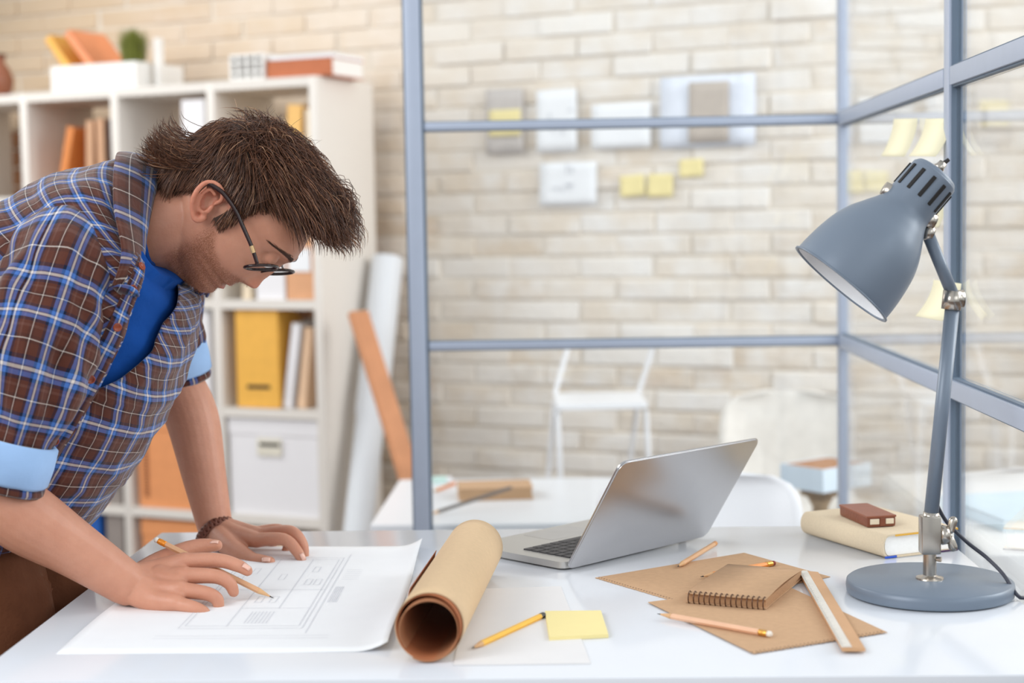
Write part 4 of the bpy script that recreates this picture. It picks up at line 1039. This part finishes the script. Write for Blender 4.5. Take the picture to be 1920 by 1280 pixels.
def skin_mat():
    m = bpy.data.materials.new('skin'); m.use_nodes = True; nt = m.node_tree; b = nt.nodes['Principled BSDF']; N = nt.nodes.new; L = nt.links.new
    b.inputs['Roughness'].default_value = .45; b.inputs['Specular IOR Level'].default_value = .4
    b.inputs['Subsurface Weight'].default_value = .18; b.inputs['Subsurface Radius'].default_value = (.010, .004, .002); b.inputs['Subsurface Scale'].default_value = 1.0
    at = N('ShaderNodeVertexColor'); at.layer_name = 'tone'; sp = N('ShaderNodeSeparateColor'); L(at.outputs[0], sp.inputs[0])
    tc = N('ShaderNodeTexCoord')
    def nz(sc, det): n = N('ShaderNodeTexNoise'); n.inputs['Scale'].default_value = sc; n.inputs['Detail'].default_value = det; L(tc.outputs['Object'], n.inputs['Vector']); return n
    def mixc(fac, a, b2, c=None):
        x = N('ShaderNodeMix'); x.data_type = 'RGBA'
        if fac is not None: L(fac, x.inputs[0])
        if isinstance(a, tuple): x.inputs[6].default_value = (*a, 1)
        else: L(a, x.inputs[6])
        if isinstance(b2, tuple): x.inputs[7].default_value = (*b2, 1)
        else: L(b2, x.inputs[7])
        return x.outputs[2]
    n1 = nz(35, 4); base = mixc(n1.outputs[0], lin((190, 130, 104)), lin((213, 156, 130)))
    red = mixc(sp.outputs[2], base, lin((212, 118, 92)))
    lip = mixc(sp.outputs[1], red, lin((184, 98, 86)))
    n2 = nz(700, 2); mr = N('ShaderNodeMapRange'); mr.inputs[1].default_value = .35; mr.inputs[2].default_value = .62; mr.inputs[3].default_value = .25; mr.inputs[4].default_value = .95; L(n2.outputs[0], mr.inputs[0])
    mu = N('ShaderNodeMath'); mu.operation = 'MULTIPLY'; L(mr.outputs[0], mu.inputs[0]); L(sp.outputs[0], mu.inputs[1])
    out = mixc(mu.outputs[0], lip, lin((142, 88, 62))); L(out, b.inputs['Base Color'])
    n3 = nz(260, 4); bp = N('ShaderNodeBump'); bp.inputs['Strength'].default_value = .12; bp.inputs['Distance'].default_value = .004; L(n3.outputs[0], bp.inputs['Height']); L(bp.outputs[0], b.inputs['Normal'])
    return m
for vv in me.vertices: vv.co -= root0
me.polygons.foreach_set('use_smooth', [True]*len(me.polygons))
body = link('body', me, skin_mat(), man)

# ---- fingernails
NAIL = mat('fingernail', (232, 186, 168), .25)
def nail(px, py, yy, dirpx, n_up=(0, -.5, .85), r=.0052):
    c = P(px, py, Y=yy); d = (P(px+dirpx[0], py+dirpx[1], Y=yy)-c).normalized(); up = Vector(n_up); up = (up-d*up.dot(d)).normalized(); sd = d.cross(up)
    v = []; f = []
    for j in range(5):
        for i in range(5):
            a = (i/4-.5)*1.7; t = (j/4-.5)*2
            v.append(c + d*(t*r*1.05) + sd*(sin(a)*r) + up*(cos(a)*r - r*.93 + (-.0006*t*t)) - root0)
    for j in range(4):
        for i in range(4): a = j*5+i; f.append((a, a+1, a+6, a+5))
    o = mk('fingernail', v, f, NAIL, man, True); md = o.modifiers.new('t', 'SOLIDIFY'); md.thickness = .0008; md.offset = 0
nail(463, 1061, 2.074, (10, 6)); nail(499, 1047, 2.301, (10, 0), r=.0058); nail(569, 1043, 2.313, (5, 11), (.5, -.6, .5)); nail(402, 1014, 2.130, (10, 0), (0, -.2, 1), r=.0055)

# ---- hair
EC, EA = (.002, .040), (.101, .096, .0775)     # cranium ellipsoid: centre (f,u), semi axes f,u,s
def scalp(d, h=0.0):
    d = Vector(d).normalized(); r = 1/sqrt((d.x/EA[0])**2+(d.y/EA[1])**2+(d.z/EA[2])**2)
    p = d*r; n = Vector((p.x/EA[0]**2, p.y/EA[1]**2, p.z/EA[2]**2)).normalized(); return p+n*h, n
def in_hair(p):
    f_, u = p.x+EC[0], p.y+EC[1]
    if u >= .078: lim = .036 + min(1, (u-.078)/.024)*.060
    else: lim = .034
    if f_ > lim: return False
    if f_ > .014: return u > .000
    if f_ > -.016: return u > .034
    if f_ > -.026: return u > interp(f_, [-.026, -.016], [.0, .034])
    return u > interp(f_, [-.075, -.045, -.026], [-.034, -.036, .0])
wh = Vector((-.088, .055, .004))                # whorl at the back of the crown
HAIRM = bpy.data.materials.new('brown_hair'); HAIRM.use_nodes = True; nt = HAIRM.node_tree; b = nt.nodes['Principled BSDF']
b.inputs['Roughness'].default_value = .42; b.inputs['Specular IOR Level'].default_value = .5; b.inputs['Anisotropic'].default_value = .4
ge = nt.nodes.new('ShaderNodeNewGeometry'); cr = nt.nodes.new('ShaderNodeValToRGB'); e = cr.color_ramp.elements
e[0].position = 0; e[0].color = (*lin((58, 34, 23)), 1); e[1].position = 1; e[1].color = (*lin((186, 146, 114)), 1)
for p_, c_ in ((.45, (88, 54, 36)), (.80, (110, 70, 47)), (.94, (138, 94, 66))): k = e.new(p_); k.color = (*lin(c_), 1)
nt.links.new(ge.outputs['Random Per Island'], cr.inputs[0]); nt.links.new(cr.outputs[0], b.inputs['Base Color'])
def W_(p): return H(p.x+EC[0], p.y+EC[1], p.z)
rh = random.Random(11); hb = MB()
def strand(pts, r0, seg=3):
    n = len(pts); rad = [r0*(1 if i < n*.6 else max(.12, 1-(i/(n-1)-.6)/.4*.88)) for i in range(n)]
    v, f = tube(pts, rad, seg, False); hb.add(v, f)
cnt = 0
while cnt < 8600:
    d = Vector((rh.gauss(0, 1), rh.gauss(0, 1), rh.gauss(0, 1))).normalized(); p, n = scalp(d)
    if not in_hair(p) or (p.z < -.03 and rh.random() < .55): continue
    u = p.y+EC[1]; f_ = p.x+EC[0]; cnt += 1
    topness = sstep(.055, .115, u); frontness = sstep(.0, .08, f_)*topness; nape = sstep(-.04, -.08, f_)*sstep(.05, -.02, u)
    L_ = .030 + .045*topness + .028*frontness + .018*nape; L_ *= rh.uniform(.7, 1.15)
    hmax = .009 + .029*topness + .016*frontness + .006*nape; hmax *= rh.uniform(.12, 1.0)**.6
    clump = noise.noise(p*55)*.9; N_ = 8; q = p.copy(); nn = n
    jit = Vector((rh.gauss(0, .07), rh.gauss(0, .07), rh.gauss(0, .07))); pts = [p.copy()]
    for k in range(1, N_+1):
        t = k/N_
        away = (q - wh); tan = away - nn*away.dot(nn); tan = tan.normalized() if tan.length > 1e-4 else Vector((1, 0, 0))
        side = nn.cross(tan)
        tan = (tan + side*(.55*clump) + jit + Vector((-.35, -.35, 0))*(1-topness)*(1-nape)*.8).normalized()
        q2, n2 = scalp(q + tan*(L_/N_))
        if not in_hair(q2) and topness < .5 and nape < .3 and k > 2: break
        q, nn = q2, n2
        h = hmax*sin(min(1, t*1.6)*pi/2)
        pts.append(q + nn*(h + (.016*nape*t*t if nape > .3 else 0)))
    if topness > .02:                      # the long top hair lifts off and sweeps forward over the brow
        while len(pts) < N_+1: pts.append(pts[-1].copy())
        wv = sstep(0.02, .75, topness); sway = .25*clump+jit.z*1.2; tl_ = min(L_, max(.018, .104-p.x))*rh.uniform(.55, 1.08); hh_ = hmax*(1+.35*frontness)
        for k in range(1, N_+1):
            t = k/N_
            g = p + n*(hh_*sin(min(1, t*1.25)*pi/2)) + Vector((.97, -.10-.30*t*t*frontness+jit.y*.6, sway))*(tl_*t*t**.15)
            pts[k] = pts[k].lerp(g, wv)
    strand([W_(x) for x in pts], rh.uniform(.00032, .00062))
for k in range(1100):                      # tousled crown
    d = Vector((rh.uniform(-1.0, .35), rh.uniform(.55, 1.1), rh.uniform(-.7, .75))).normalized(); p, n = scalp(d)
    tan = Vector((rh.uniform(-.5, 1.0), rh.uniform(-.6, .3), rh.gauss(.25, .5))); tan = (tan - n*tan.dot(n)).normalized(); h = rh.uniform(.007, .019); L_ = rh.uniform(.03, .055)
    strand([W_(x) for x in spline([p, p+n*h*.8+tan*L_*.25, p+n*h+tan*L_*.65, p+n*h*.75+tan*L_], 7)], .0005)
# wisps: stray hairs on the crown, the tuft at the nape, the lock over the forehead
for k in range(60):
    d = Vector((rh.uniform(-.9, .2), rh.uniform(.3, 1), rh.uniform(.0, .7))).normalized(); p, n = scalp(d, .022)
    if not in_hair(p): continue
    dirv = (n + Vector((rh.gauss(0, .5), rh.gauss(0, .5), rh.gauss(0, .5)))).normalized()
    strand([W_(p+dirv*(t*.02)+Vector((.3, .1, 0))*(t*t*.006)) for t in (0, .35, .7, 1.0)], .00022)
for k in range(420):
    a = rh.gauss(0, .35); p, n = scalp(Vector((-1, -.42+rh.gauss(0, .16), .25+rh.gauss(0, .40))), .004)
    c1 = p + n*.010 + Vector((-.002, -.014, 0)); c2 = p + n*(.022+rh.uniform(0, .008)) + Vector((-.006, -.020+rh.gauss(0, .004), rh.gauss(0, .004))); c3 = c2 + n*.008 + Vector((-.003, .004+rh.gauss(0, .004), rh.gauss(0, .004)))
    strand([W_(x) for x in spline([p, c1, c2, c3], 7)], .0005)
for k in range(900):
    s0 = rh.uniform(-.050, .034); st = Vector((.060+rh.gauss(0, .014), .075+rh.gauss(0, .008), s0)); p, n = scalp(st, .002)
    lf = rh.uniform(.65, 1.25); c1 = p + Vector((.006, .030, 0))*lf; c2 = p + Vector((.022+rh.gauss(0, .004), .040*lf+rh.gauss(0, .004), .003)); c3 = p + Vector((.036+rh.gauss(0, .005), .036*lf+rh.gauss(0, .006), .004)); c4 = p + Vector((.046+rh.gauss(0, .005), .026*lf+rh.gauss(0, .009), .004+rh.gauss(0, .004)))
    strand([W_(x) for x in spline([p, c1, c2, c3, c4][:rh.choice((4, 5, 5))], 8)], .00048)
for v_ in hb.v: v_ -= root0
hair = hb.build('hair', HAIRM, man, smooth=True); hair['kind'] = 'stuff'
# under-layer hugging the scalp
v = []; f = []; nu, nv = 72, 40; idx = {}
for j in range(nv+1):
    for i in range(nu):
        th_, ph_ = pi*j/nv, 2*pi*i/nu; d = Vector((sin(th_)*cos(ph_), cos(th_), sin(th_)*sin(ph_)))
        p, n = scalp(d); u = p.y+EC[1]; f_ = p.x+EC[0]; tp = sstep(.055, .115, u); frn = sstep(.0, .08, f_)*tp
        p2 = p + n*((.0035+.0035*tp)*(1+.2*noise.noise(p*40))); v.append(W_(p2)-root0); idx[(j, i)] = in_hair(p)
for j in range(nv):
    for i in range(nu):
        i2 = (i+1) % nu
        if idx[(j, i)] and idx[(j, i2)] and idx[(j+1, i)] and idx[(j+1, i2)]: f.append((j*nu+i, j*nu+i2, (j+1)*nu+i2, (j+1)*nu+i))
mk('hair_underlayer', v, f, mat('dark_brown_hair', (62, 40, 28), .6, var=.2, scale=90), man, True)
# ---- beard stubble and eyebrow
sb = MB(); polys = [v_ for v_ in range(0, len(me.vertices), 1)]; rb = random.Random(5); nb_ = 0
tone = me.color_attributes['tone'].data
while nb_ < 5200:
    i = rb.randrange(len(me.vertices)); 
    if tone[i].color[0] < .35 or rb.random() > tone[i].color[0]: continue
    p = me.vertices[i].co; n = me.vertices[i].normal; nb_ += 1
    d = (n*.55 - HU*.8 + Vector((rb.gauss(0, .3), rb.gauss(0, .3), rb.gauss(0, .3)))).normalized(); s_ = n.cross(d).normalized()*.00016; l_ = rb.uniform(.0022, .0046)
    j = Vector((rb.uniform(-.001, .001), rb.uniform(-.001, .001), rb.uniform(-.001, .001)))
    sb.add([p+j-s_, p+j+s_, p+j+d*l_], [(0, 1, 2)])
o = sb.build('beard', mat('beard_hair', (148, 94, 62), .5, var=.25, scale=200), man); o['kind'] = 'stuff'
def face_f(u, s_):
    w_ = interp(u, wd_u, wd_w); q = min(.98, (abs(s_)/w_)**(1/.8)); f_ = .012+(front(u)-.012)*sqrt(1-q*q)**.82
    for e_s in (-1, 1):
        f_ -= .013*math.exp(-((s_-e_s*.033)/.015)**2-((u-.040)/.011)**2); f_ += .005*math.exp(-((s_-e_s*.030)/.020)**2-((u-.060)/.007)**2)
    return f_
for es in (1, -1):
    eb = MB()
    for k in range(420):
        t = rb.random(); s_ = es*(.015+.044*t); uu = .057+.005*sin(t*pi)-.006*t*t+rb.gauss(0, .0019*(1.1-t*.7))
        p = H(face_f(uu, s_)+.0004, uu, s_)-root0; q = H(face_f(uu+.002, s_+es*.006)+.0016, uu+.0012-.004*t, s_+es*.0065)-root0; w_ = HU*.00030
        eb.add([p-w_, p+w_, q], [(0, 1, 2)])
    eb.build('eyebrow', mat('eyebrow_hair', (78, 48, 33), .6), man)
    la = MB(); ec = H(front(.038)-.0135, .038, es*.033)
    for k in range(46):
        a_ = (k/45-.5)*1.7; bd_ = radians(38); dd = (HF*(cos(bd_)*cos(a_)) - HU*(sin(bd_)*cos(a_)) + HS*sin(a_)).normalized()
        p = ec + dd*.0122 - root0; q = p + (dd*.6-HU*.5+HS*sin(a_)*.4).normalized()*.0065; w_ = HS*.00022
        la.add([p-w_, p+w_, q], [(0, 1, 2)])
    la.build('eyelashes', mat('eyelash_hair', (48, 32, 26), .6), man)

# ---- glasses
gc = P(489, 501, Y=2.160); gu = Vector((.95, 0, .05)).normalized(); gh = Vector((.20, .96, -.13)).normalized()
gl = thing('eyeglasses', 'dark tortoiseshell eyeglasses on the face of the person', 'glasses', HO)
ACE = mat('dark_acetate', (44, 28, 26), .15, var=.3, scale=60)
LENS = glass_mat('lens_glass', (.96, .97, .97)); 
for k, nm in ((0, 'rim'), (1, 'rim')):
    c = gc + gh*(.064*k) - HO; n_ = 40; pts = [c + gu*(.0205*sin(2*pi*i/n_)*(1 if sin(2*pi*i/n_) > 0 else .95)) + gh*(.0255*(abs(cos(2*pi*i/n_))**.85)*(1 if cos(2*pi*i/n_) > 0 else -1)) for i in range(n_)]
    v, f = tube(pts+[pts[0]], .0021, 8, False); rim = mk('rim', v, f, ACE, gl, True)
    v = [c]+[c+(p-c)*.97 for p in pts]; f = [(0, 1+i, 1+(i+1) % n_) for i in range(n_)]
    o = mk('lens', v, f, LENS, rim); md = o.modifiers.new('t', 'SOLIDIFY'); md.thickness = .0015
br = [gc+gh*.024+gu*.004-HO, gc+gh*.032+gu*.010-HO, gc+gh*.040+gu*.004-HO]
MB().tube(spline(br, 12), .0017, 8).build('bridge', ACE, gl, smooth=True)
for k in (0, 1):
    dy = 0 if k == 0 else .176
    tp = [P(x, y, Y=2.132) + Vector((0, dy, 0)) for x, y in ((386, 341), (402, 350), (420, 364), (441, 393), (457, 428), (471, 460), (482, 488))]
    tp[-1] = (tp[-1] + (gc-gh*.0255+gu*.004 if k == 0 else gc+gh*.0895+gu*.004))/2
    tp = [p-HO for p in tp]
    tm = MB().tube(spline(tp, 30), [.0026+.0008*(1-i/29) for i in range(30)], 10, 'round').build('temple', ACE, gl, smooth=True)
    q0, q1 = tp[-2].lerp(tp[-1], .02), tp[-2].lerp(tp[-1], .42)
    MB().tube([q0, q1], .0033, 10).build('metal_hinge', mat('pale_gold_metal', (226, 190, 140), .3, .6), tm)
    MB().tube([tp[-1], (gc-gh*.0255 if k == 0 else gc+gh*.0895)-HO+gu*.002], .0018, 8).build('end_piece', ACE, tm)

# ---- bracelet on the far wrist
bc = P(404, 999, Y=2.422); bd = (P(440, 1012, Y=2.40)-P(390, 950, Y=2.435)).normalized()
bra = thing('bracelet', 'braided brown leather bracelet on the far wrist', 'bracelet', bc)
T0, N0 = frames([Vector(), bd]); n1 = N0[0]; n2 = bd.cross(n1)
for s0 in range(3):
    pts = []
    for i in range(97):
        a = 2*pi*i/96; ph_ = a*9 + s0*2*pi/3; pts.append((n1*cos(a)+n2*sin(a))*(.0300+.0014*cos(ph_*2)) + bd*(.0062*sin(ph_)))
    MB().tube(pts, .0026, 6, False).build('leather_strand', mat('bracelet_leather', (106, 56, 38), .6), bra, smooth=True)

# ---- pencil in the hand
pencil('natural wood pencil with orange ferrule held in the right hand', P(513, 1121, z=DZ+.0012), P(290, 1010, Y=2.105), mat('held_pencil_wood', (216, 166, 124), .5), mat('orange_ferrule', (236, 146, 44), .35, .3), ERW, r=.0039)
# ================================================================== clothing
PLAID = plaid('plaid_flannel'); TEE = mat('blue_jersey', (16, 72, 150), .9, var=.06, scale=40, bump=.1, spec=.2); CUFFM = mat('light_blue_lining', (156, 190, 232), .85, var=.03, bump=.08, bscale=60)
# torso rings: back pixel, front pixel, half width, mid depth
TR = [(-300, 985, 150, 1000, .205), (-290, 850, 190, 948, .205), (-235, 680, 245, 872, .200), (-140, 530, 300, 780, .198), (-40, 425, 335, 690, .195), (60, 365, 352, 610, .192), (140, 330, 350, 560, .185), (215, 312, 325, 528, .150), (278, 318, 285, 520, .085)]
NR_ = len(TR)
bk_pts = [P(t[0], t[1], Y=2.25) for t in TR]; ft_pts = [P(t[2], t[3], Y=2.19) for t in TR]; wds = [t[4] for t in TR]
NJ = 90
bks = spline(bk_pts, NJ+1); fts = spline(ft_pts, NJ+1); wss = [p.x for p in spline(wds, NJ+1)]
def torso(s, th, scale=1.0):
    """s 0..1 hem to neck, th degrees: 0 back, 90 camera side, 180 front"""
    x = s*NJ; k = min(int(x), NJ-1); t = x-k
    bk, ft, w_ = bks[k].lerp(bks[k+1], t), fts[k].lerp(fts[k+1], t), wss[k]+(wss[k+1]-wss[k])*t
    c = (bk+ft)/2; a = (bk-ft)/2*scale; th = radians(th); ct, st = cos(th), sin(th)
    e1 = .78; fx = (abs(ct)**e1)*(1 if ct > 0 else -1); fy = (abs(st)**e1)*(1 if st > 0 else -1)
    return c + a*fx + Vector((.0, -w_*scale*fy, 0))
def tnormal(s, th):
    p = torso(s, th); q = torso(min(1, s+.01), th)-torso(max(0, s-.01), th); r = torso(s, th+2)-torso(s, th-2); n = r.cross(q)
    c = (torso(s, 0)+torso(s, 180))/2
    n = n.normalized() if n.length > 1e-9 else Vector((0, -1, 0)); return n if n.dot(p-c) > 0 else -n
NEAR = 126.0
def far_edge(s): return interp(s, [0, .34, .40, .46, .55, .70, .80, 1.0], [-248, -246, -236, -222, -209, -197, -185, -165])
def wrinkle(p, amp):
    a = noise.noise(Vector((p.x*7+3, p.y*4, p.z*7)))*.6; b_ = noise.noise(Vector(((p.x+p.z)*16, p.y*7, (p.x-p.z)*5+7)))
    r = 1-abs(b_)*2.2; return amp*(a + .9*max(-.4, r)*.6 + .25*noise.noise(p*38))
NI = 150; v = []; f = []; uv = []
for j in range(NJ+1):
    s = j/NJ; fe = far_edge(s); arc = 0; prev = None; row_ = []
    for i in range(NI+1):
        th = NEAR + (fe-NEAR)*i/NI; p = torso(s, th)
        if prev is not None: arc += (p-prev).length
        prev = p; row_.append((p, arc, th))
    for (pa, aa, ta), (pb, ab, tb2) in zip(row_, row_[1:]):
        if ta >= 0 >= tb2: off = aa + (ab-aa)*ta/(ta-tb2)
    for p, ar, th in row_:
        n = tnormal(s, th); inn = sstep(-178, -225, th)*-.012
        q = p + n*(wrinkle(p, .009)*sstep(0, .05, s) + inn); v.append(q-root0); uv.append((ar-off, s*.62))
for j in range(NJ):
    for i in range(NI): a = j*(NI+1)+i; f.append((a, a+1, a+NI+2, a+NI+1))
shirt = mk('shirt', v, f, PLAID, man, True, uv); md = shirt.modifiers.new('t', 'SOLIDIFY'); md.thickness = .0022; md.offset = -1
# t-shirt under it
v = []; f = []; n = 80
for j in range(41):
    s = .30+.69*j/40
    for i in range(n):
        th = 360*i/n; p = torso(s, th, .93 if s < .9 else .93-.05*(s-.9)/.1); nn = tnormal(s, th); v.append(p+nn*wrinkle(p, .006)-nn*.008-root0)
for j in range(40):
    for i in range(n): a = j*n+i; b_ = j*n+(i+1) % n; f.append((a, b_, b_+n, a+n))
mk('t_shirt', v, f, TEE, man, True)
nk = [v[40*n+i] for i in range(n)]
vv_, ff_ = tube(nk+[nk[0]], .0045, 8, False); mk('neckband', vv_, ff_, TEE, man.children[-1], True)
# button placket along the near front edge, buttons
v = []; f = []; uv = []
m_ = 60
for j in range(m_+1):
    s = .02+.95*j/m_
    for i in range(4):
        th = NEAR-1+ (-10)*(i/3) * (.9 if s < .8 else .9); p = torso(s, th); nn = tnormal(s, th); v.append(p+nn*(wrinkle(p, .009)+.0022)-root0); uv.append((.20+i*.009, s*.62+.013))
for j in range(m_):
    for i in range(3): a = j*4+i; f.append((a, a+1, a+5, a+4))
pl = mk('placket', v, f, PLAID, shirt, True, uv); md = pl.modifiers.new('t', 'SOLIDIFY'); md.thickness = .0018
BTN = mat('brown_button', (150, 68, 40), .35)
bmesh_ = None
for s in (.30, .43, .56, .69, .80, .90):
    th = NEAR-5.5; p = torso(s, th); nn = tnormal(s, th); p = p + nn*(wrinkle(p, .009)+.0045)
    if bmesh_ is None:
        o = MB().lathe([(.0001, .0006), (.0034, .0006), (.0040, .0016), (.0052, .0018), (.0056, .0006), (.0052, -.0012), (.0001, -.0012)], 24).build('button', BTN, shirt, smooth=True); bmesh_ = o.data
    else: o = link('button', bmesh_, None, shirt)
    o.location = p-root0; o.rotation_euler = nn.to_track_quat('Z', 'Y').to_euler()
    hm = MB()
    for dx_, dy_ in ((-1, -1), (1, -1), (-1, 1), (1, 1)): hm.lathe([(.0007, .0007), (.0007, .0012)], 8, Matrix.Translation((dx_*.0014, dy_*.0014, 0)))
# ---- sleeves
def sleeve(name, pts, radii, nj, seed, tight=1.0, amp=.010, flat=None):
    path = spline(pts, nj+1); rad = [p.x for p in spline(radii, nj+1)]; T2, N2 = frames(path); v = []; f = []; uv = []; n = 84; L = 0
    for j in range(nj+1):
        if j: L += (path[j]-path[j-1]).length
        b_ = T2[j].cross(N2[j])
        for i in range(n+1):
            a = 2*pi*i/n; d = N2[j]*cos(a)+b_*sin(a); p = path[j]+d*rad[j]
            s_ = j/nj
            fold = noise.noise(Vector((cos(a)*1.6+seed, sin(a)*1.6, L*13)))*1.3 + noise.noise(Vector((cos(a)*2.4, sin(a)*2.4+seed, L*30+cos(a-1)*2)))*.8
            q = p + d*(amp*fold*sstep(0, .25, s_)*(1-.7*sstep(.82, 1, s_))); v.append(q-root0); uv.append((a*.075, -L+.55))
    for j in range(nj):
        for i in range(n): a = j*(n+1)+i; f.append((a, a+1, a+n+2, a+n+1))
    o = mk(name, v, f, PLAID, shirt, True, uv); md = o.modifiers.new('t', 'SOLIDIFY'); md.thickness = .002; md.offset = -1
    return o, path[-1], T2[-1], N2[-1], rad[-1]
def cuff(c, t, nrm, r, ln, seed):
    b_ = t.cross(nrm); rows = [(.02, -.004), (0, .001), (.05, .0045), (.5, .006), (.92, .0055), (1.0, .002), (.98, -.003)]; n = 60; v = []; f = []
    for s_, dr in rows:
        for i in range(n):
            a = 2*pi*i/n; d = nrm*cos(a)+b_*sin(a); wv = .003*noise.noise(Vector((cos(a)*2+seed, sin(a)*2, s_*2)))
            v.append(c + t*(ln*(s_-.8)) + d*(r+dr+wv) - root0)
    for j in range(len(rows)-1):
        for i in range(n): a = j*n+i; b2 = j*n+(i+1) % n; f.append((a, b2, b2+n, a+n))
    o = mk('rolled_cuff', v, f, CUFFM, shirt, True); md = o.modifiers.new('t', 'SOLIDIFY'); md.thickness = .003
    v = []; f = []      # plaid fold peeping out below the lining
    for s_, dr in ((.97, .0015), (1.12, .0040), (1.20, .0025), (1.18, -.003)):
        for i in range(n+1):
            a = 2*pi*i/n; d = nrm*cos(a)+b_*sin(a); v.append(c + t*(ln*(s_-.8)) + d*(r+dr+.002*noise.noise(Vector((cos(a)*2+seed, sin(a)*2, 1)))) - root0)
    uv = [((k % (n+1))*.0055, (k//(n+1))*.012) for k in range(len(v))]
    for j in range(3):
        for i in range(n): a = j*(n+1)+i; f.append((a, a+1, a+n+2, a+n+1))
    mk('cuff_edge', v, f, PLAID, o, True, uv)
sh0 = P(158, 452, Y=2.13)
o, c, t, nr, r = sleeve('sleeve', [sh0, P(122, 496, Y=2.065), P(88, 590, Y=2.03), P(56, 700, Y=2.0), P(20, 830, Y=1.99), P(8, 872, Y=1.988)], [.060, .071, .074, .066, .052, .044], 70, 1.0)
cuff(P(4, 880, Y=1.987), (P(-8, 930, Y=1.987)-P(14, 850, Y=1.988)).normalized(), nr, .0545, .054, 2.0)
o, c, t, nr, r = sleeve('sleeve', [P(225, 470, Y=2.34), P(272, 500, Y=2.40), P(308, 560, Y=2.45), P(324, 640, Y=2.485), P(326, 668, Y=2.492)], [.070, .070, .060, .048, .042], 60, 5.0)
cuff(P(328, 688, Y=2.497), (P(334, 720, Y=2.50)-P(324, 660, Y=2.49)).normalized(), nr, .0500, .052, 6.0)
# ---- collar: a folded band round the neck
v = []; f = []; uv = []; m_ = 64; NC_ = 9
def tn(s_, th, o=.010): return torso(s_, th) + tnormal(s_, th)*(o+wrinkle(torso(s_, th), .006))
ci = spline([tn(.675, 125, .010), P(263, 500, Y=2.118), P(275, 425, Y=2.148), P(291, 352, Y=2.185), P(304, 325, Y=2.235), P(306, 350, Y=2.285), P(320, 425, Y=2.315), P(332, 495, Y=2.305), tn(.74, -168, .008)], m_+1)
cu = spline([tn(.645, 109, .012), tn(.76, 104, .014), tn(.855, 84, .015), tn(.905, 40, .014), tn(.90, 0, .012), tn(.905, -40, .012), tn(.86, -88, .012), tn(.80, -130, .012), tn(.71, -155, .010)], m_+1)
for i in range(m_+1):
    t = i/m_; A_, B_2 = ci[i], cu[i]
    cen = P(282, 428, Y=2.23); nn = ((A_+B_2)/2 - cen); ax_ = (ci[min(m_, i+1)]-ci[max(0, i-1)]).normalized(); nn = ax_.cross(B_2-A_); nn = nn.normalized() if nn.dot((A_+B_2)/2-P(250, 440, Y=2.23)) > 0 else -nn.normalized()
    for k in range(NC_):
        s_ = k/(NC_-1)
        v.append(A_.lerp(B_2, s_) + nn*(.011*sin(s_*pi)**.7*(1-.35*s_)) - root0); uv.append((.10+s_*.050, t*.44))
for i in range(m_):
    for k in range(NC_-1): a = i*NC_+k; f.append((a, a+1, a+NC_+1, a+NC_))
col_ = mk('collar', v, f, PLAID, shirt, True, uv); md = col_.modifiers.new('t', 'SOLIDIFY'); md.thickness = .003; md.offset = -1
v = []; f = []; uv = []
for i in range(m_+1):
    t = i/m_; base = torso(interp(t, [0, .12, .3, .5, .7, .88, 1], [.72, .85, .93, .95, .93, .85, .76]), interp(t, [0, .25, .5, .75, 1], [124, 88, 0, -88, -166]), .98)
    for k in range(4): v.append((ci[i]-(ci[i]-P(255, 440, Y=2.23)).normalized()*.003).lerp(base, k/3)-root0); uv.append((k*.012, t*.44))
for i in range(m_):
    for k in range(3): a = i*4+k; f.append((a, a+1, a+5, a+4))
mk('collar_stand', v, f, PLAID, shirt, True, uv)
# ---- trousers
TB = MB(); n0 = len(TB.v)
def tch(pts, radii, nn=26): TB.tube(spline(pts, nn), [p.x for p in spline(radii, nn)], 26, 'round')
for yy in (2.115, 2.325):
    tch([(-.80, yy+.0, .94), (-.735, yy, .80), (-.70, yy, .66), (-.69, yy, .48), (-.73, yy, .28), (-.765, yy, .09)], [.098, .096, .086, .070, .062, .060])
tch([(-.86, 2.14, .93), (-.86, 2.30, .93)], [.115, .115], 12); tch([(-.82, 2.22, .90), (-.78, 2.22, 1.04)], [.13, .125], 12)
mt_ = remesh(TB.v, TB.f, .008, 4)
for q in mt_.vertices:
    n = q.normal; q.co += n*(.006*noise.noise(Vector((q.co.x*9, q.co.y*9, q.co.z*22)))+.004*noise.noise(q.co*30)); q.co -= root0
mt_.polygons.foreach_set('use_smooth', [True]*len(mt_.polygons))
link('trousers', mt_, mat('brown_cotton_twill', (98, 58, 37), .85, var=.08, scale=60, bump=.15, spec=.2), man)
for yy in (2.115, 2.325):
    v = []; f = []; n = 20
    prof = [(-.855, .035, .045, .075), (-.84, .042, .048, .085), (-.78, .046, .055, .10), (-.70, .046, .040, .07), (-.62, .050, .030, .05), (-.57, .040, .022, .038), (-.555, .02, .014, .025)]
    for x, hw, hh_, tp_ in prof:
        for i in range(n): a = 2*pi*i/n; v.append(Vector((x, yy+hw*cos(a), max(.001, tp_/2+tp_/2*sin(a))))-root0)
    for j in range(len(prof)-1):
        for i in range(n): a = j*n+i; b_ = j*n+(i+1) % n; f.append((a, b_, b_+n, a+n))
    f += [tuple(reversed(range(n))), tuple((len(prof)-1)*n+i for i in range(n))]
    mk('shoe', v, f, mat('brown_shoe_leather', (92, 58, 40), .4), man, True)
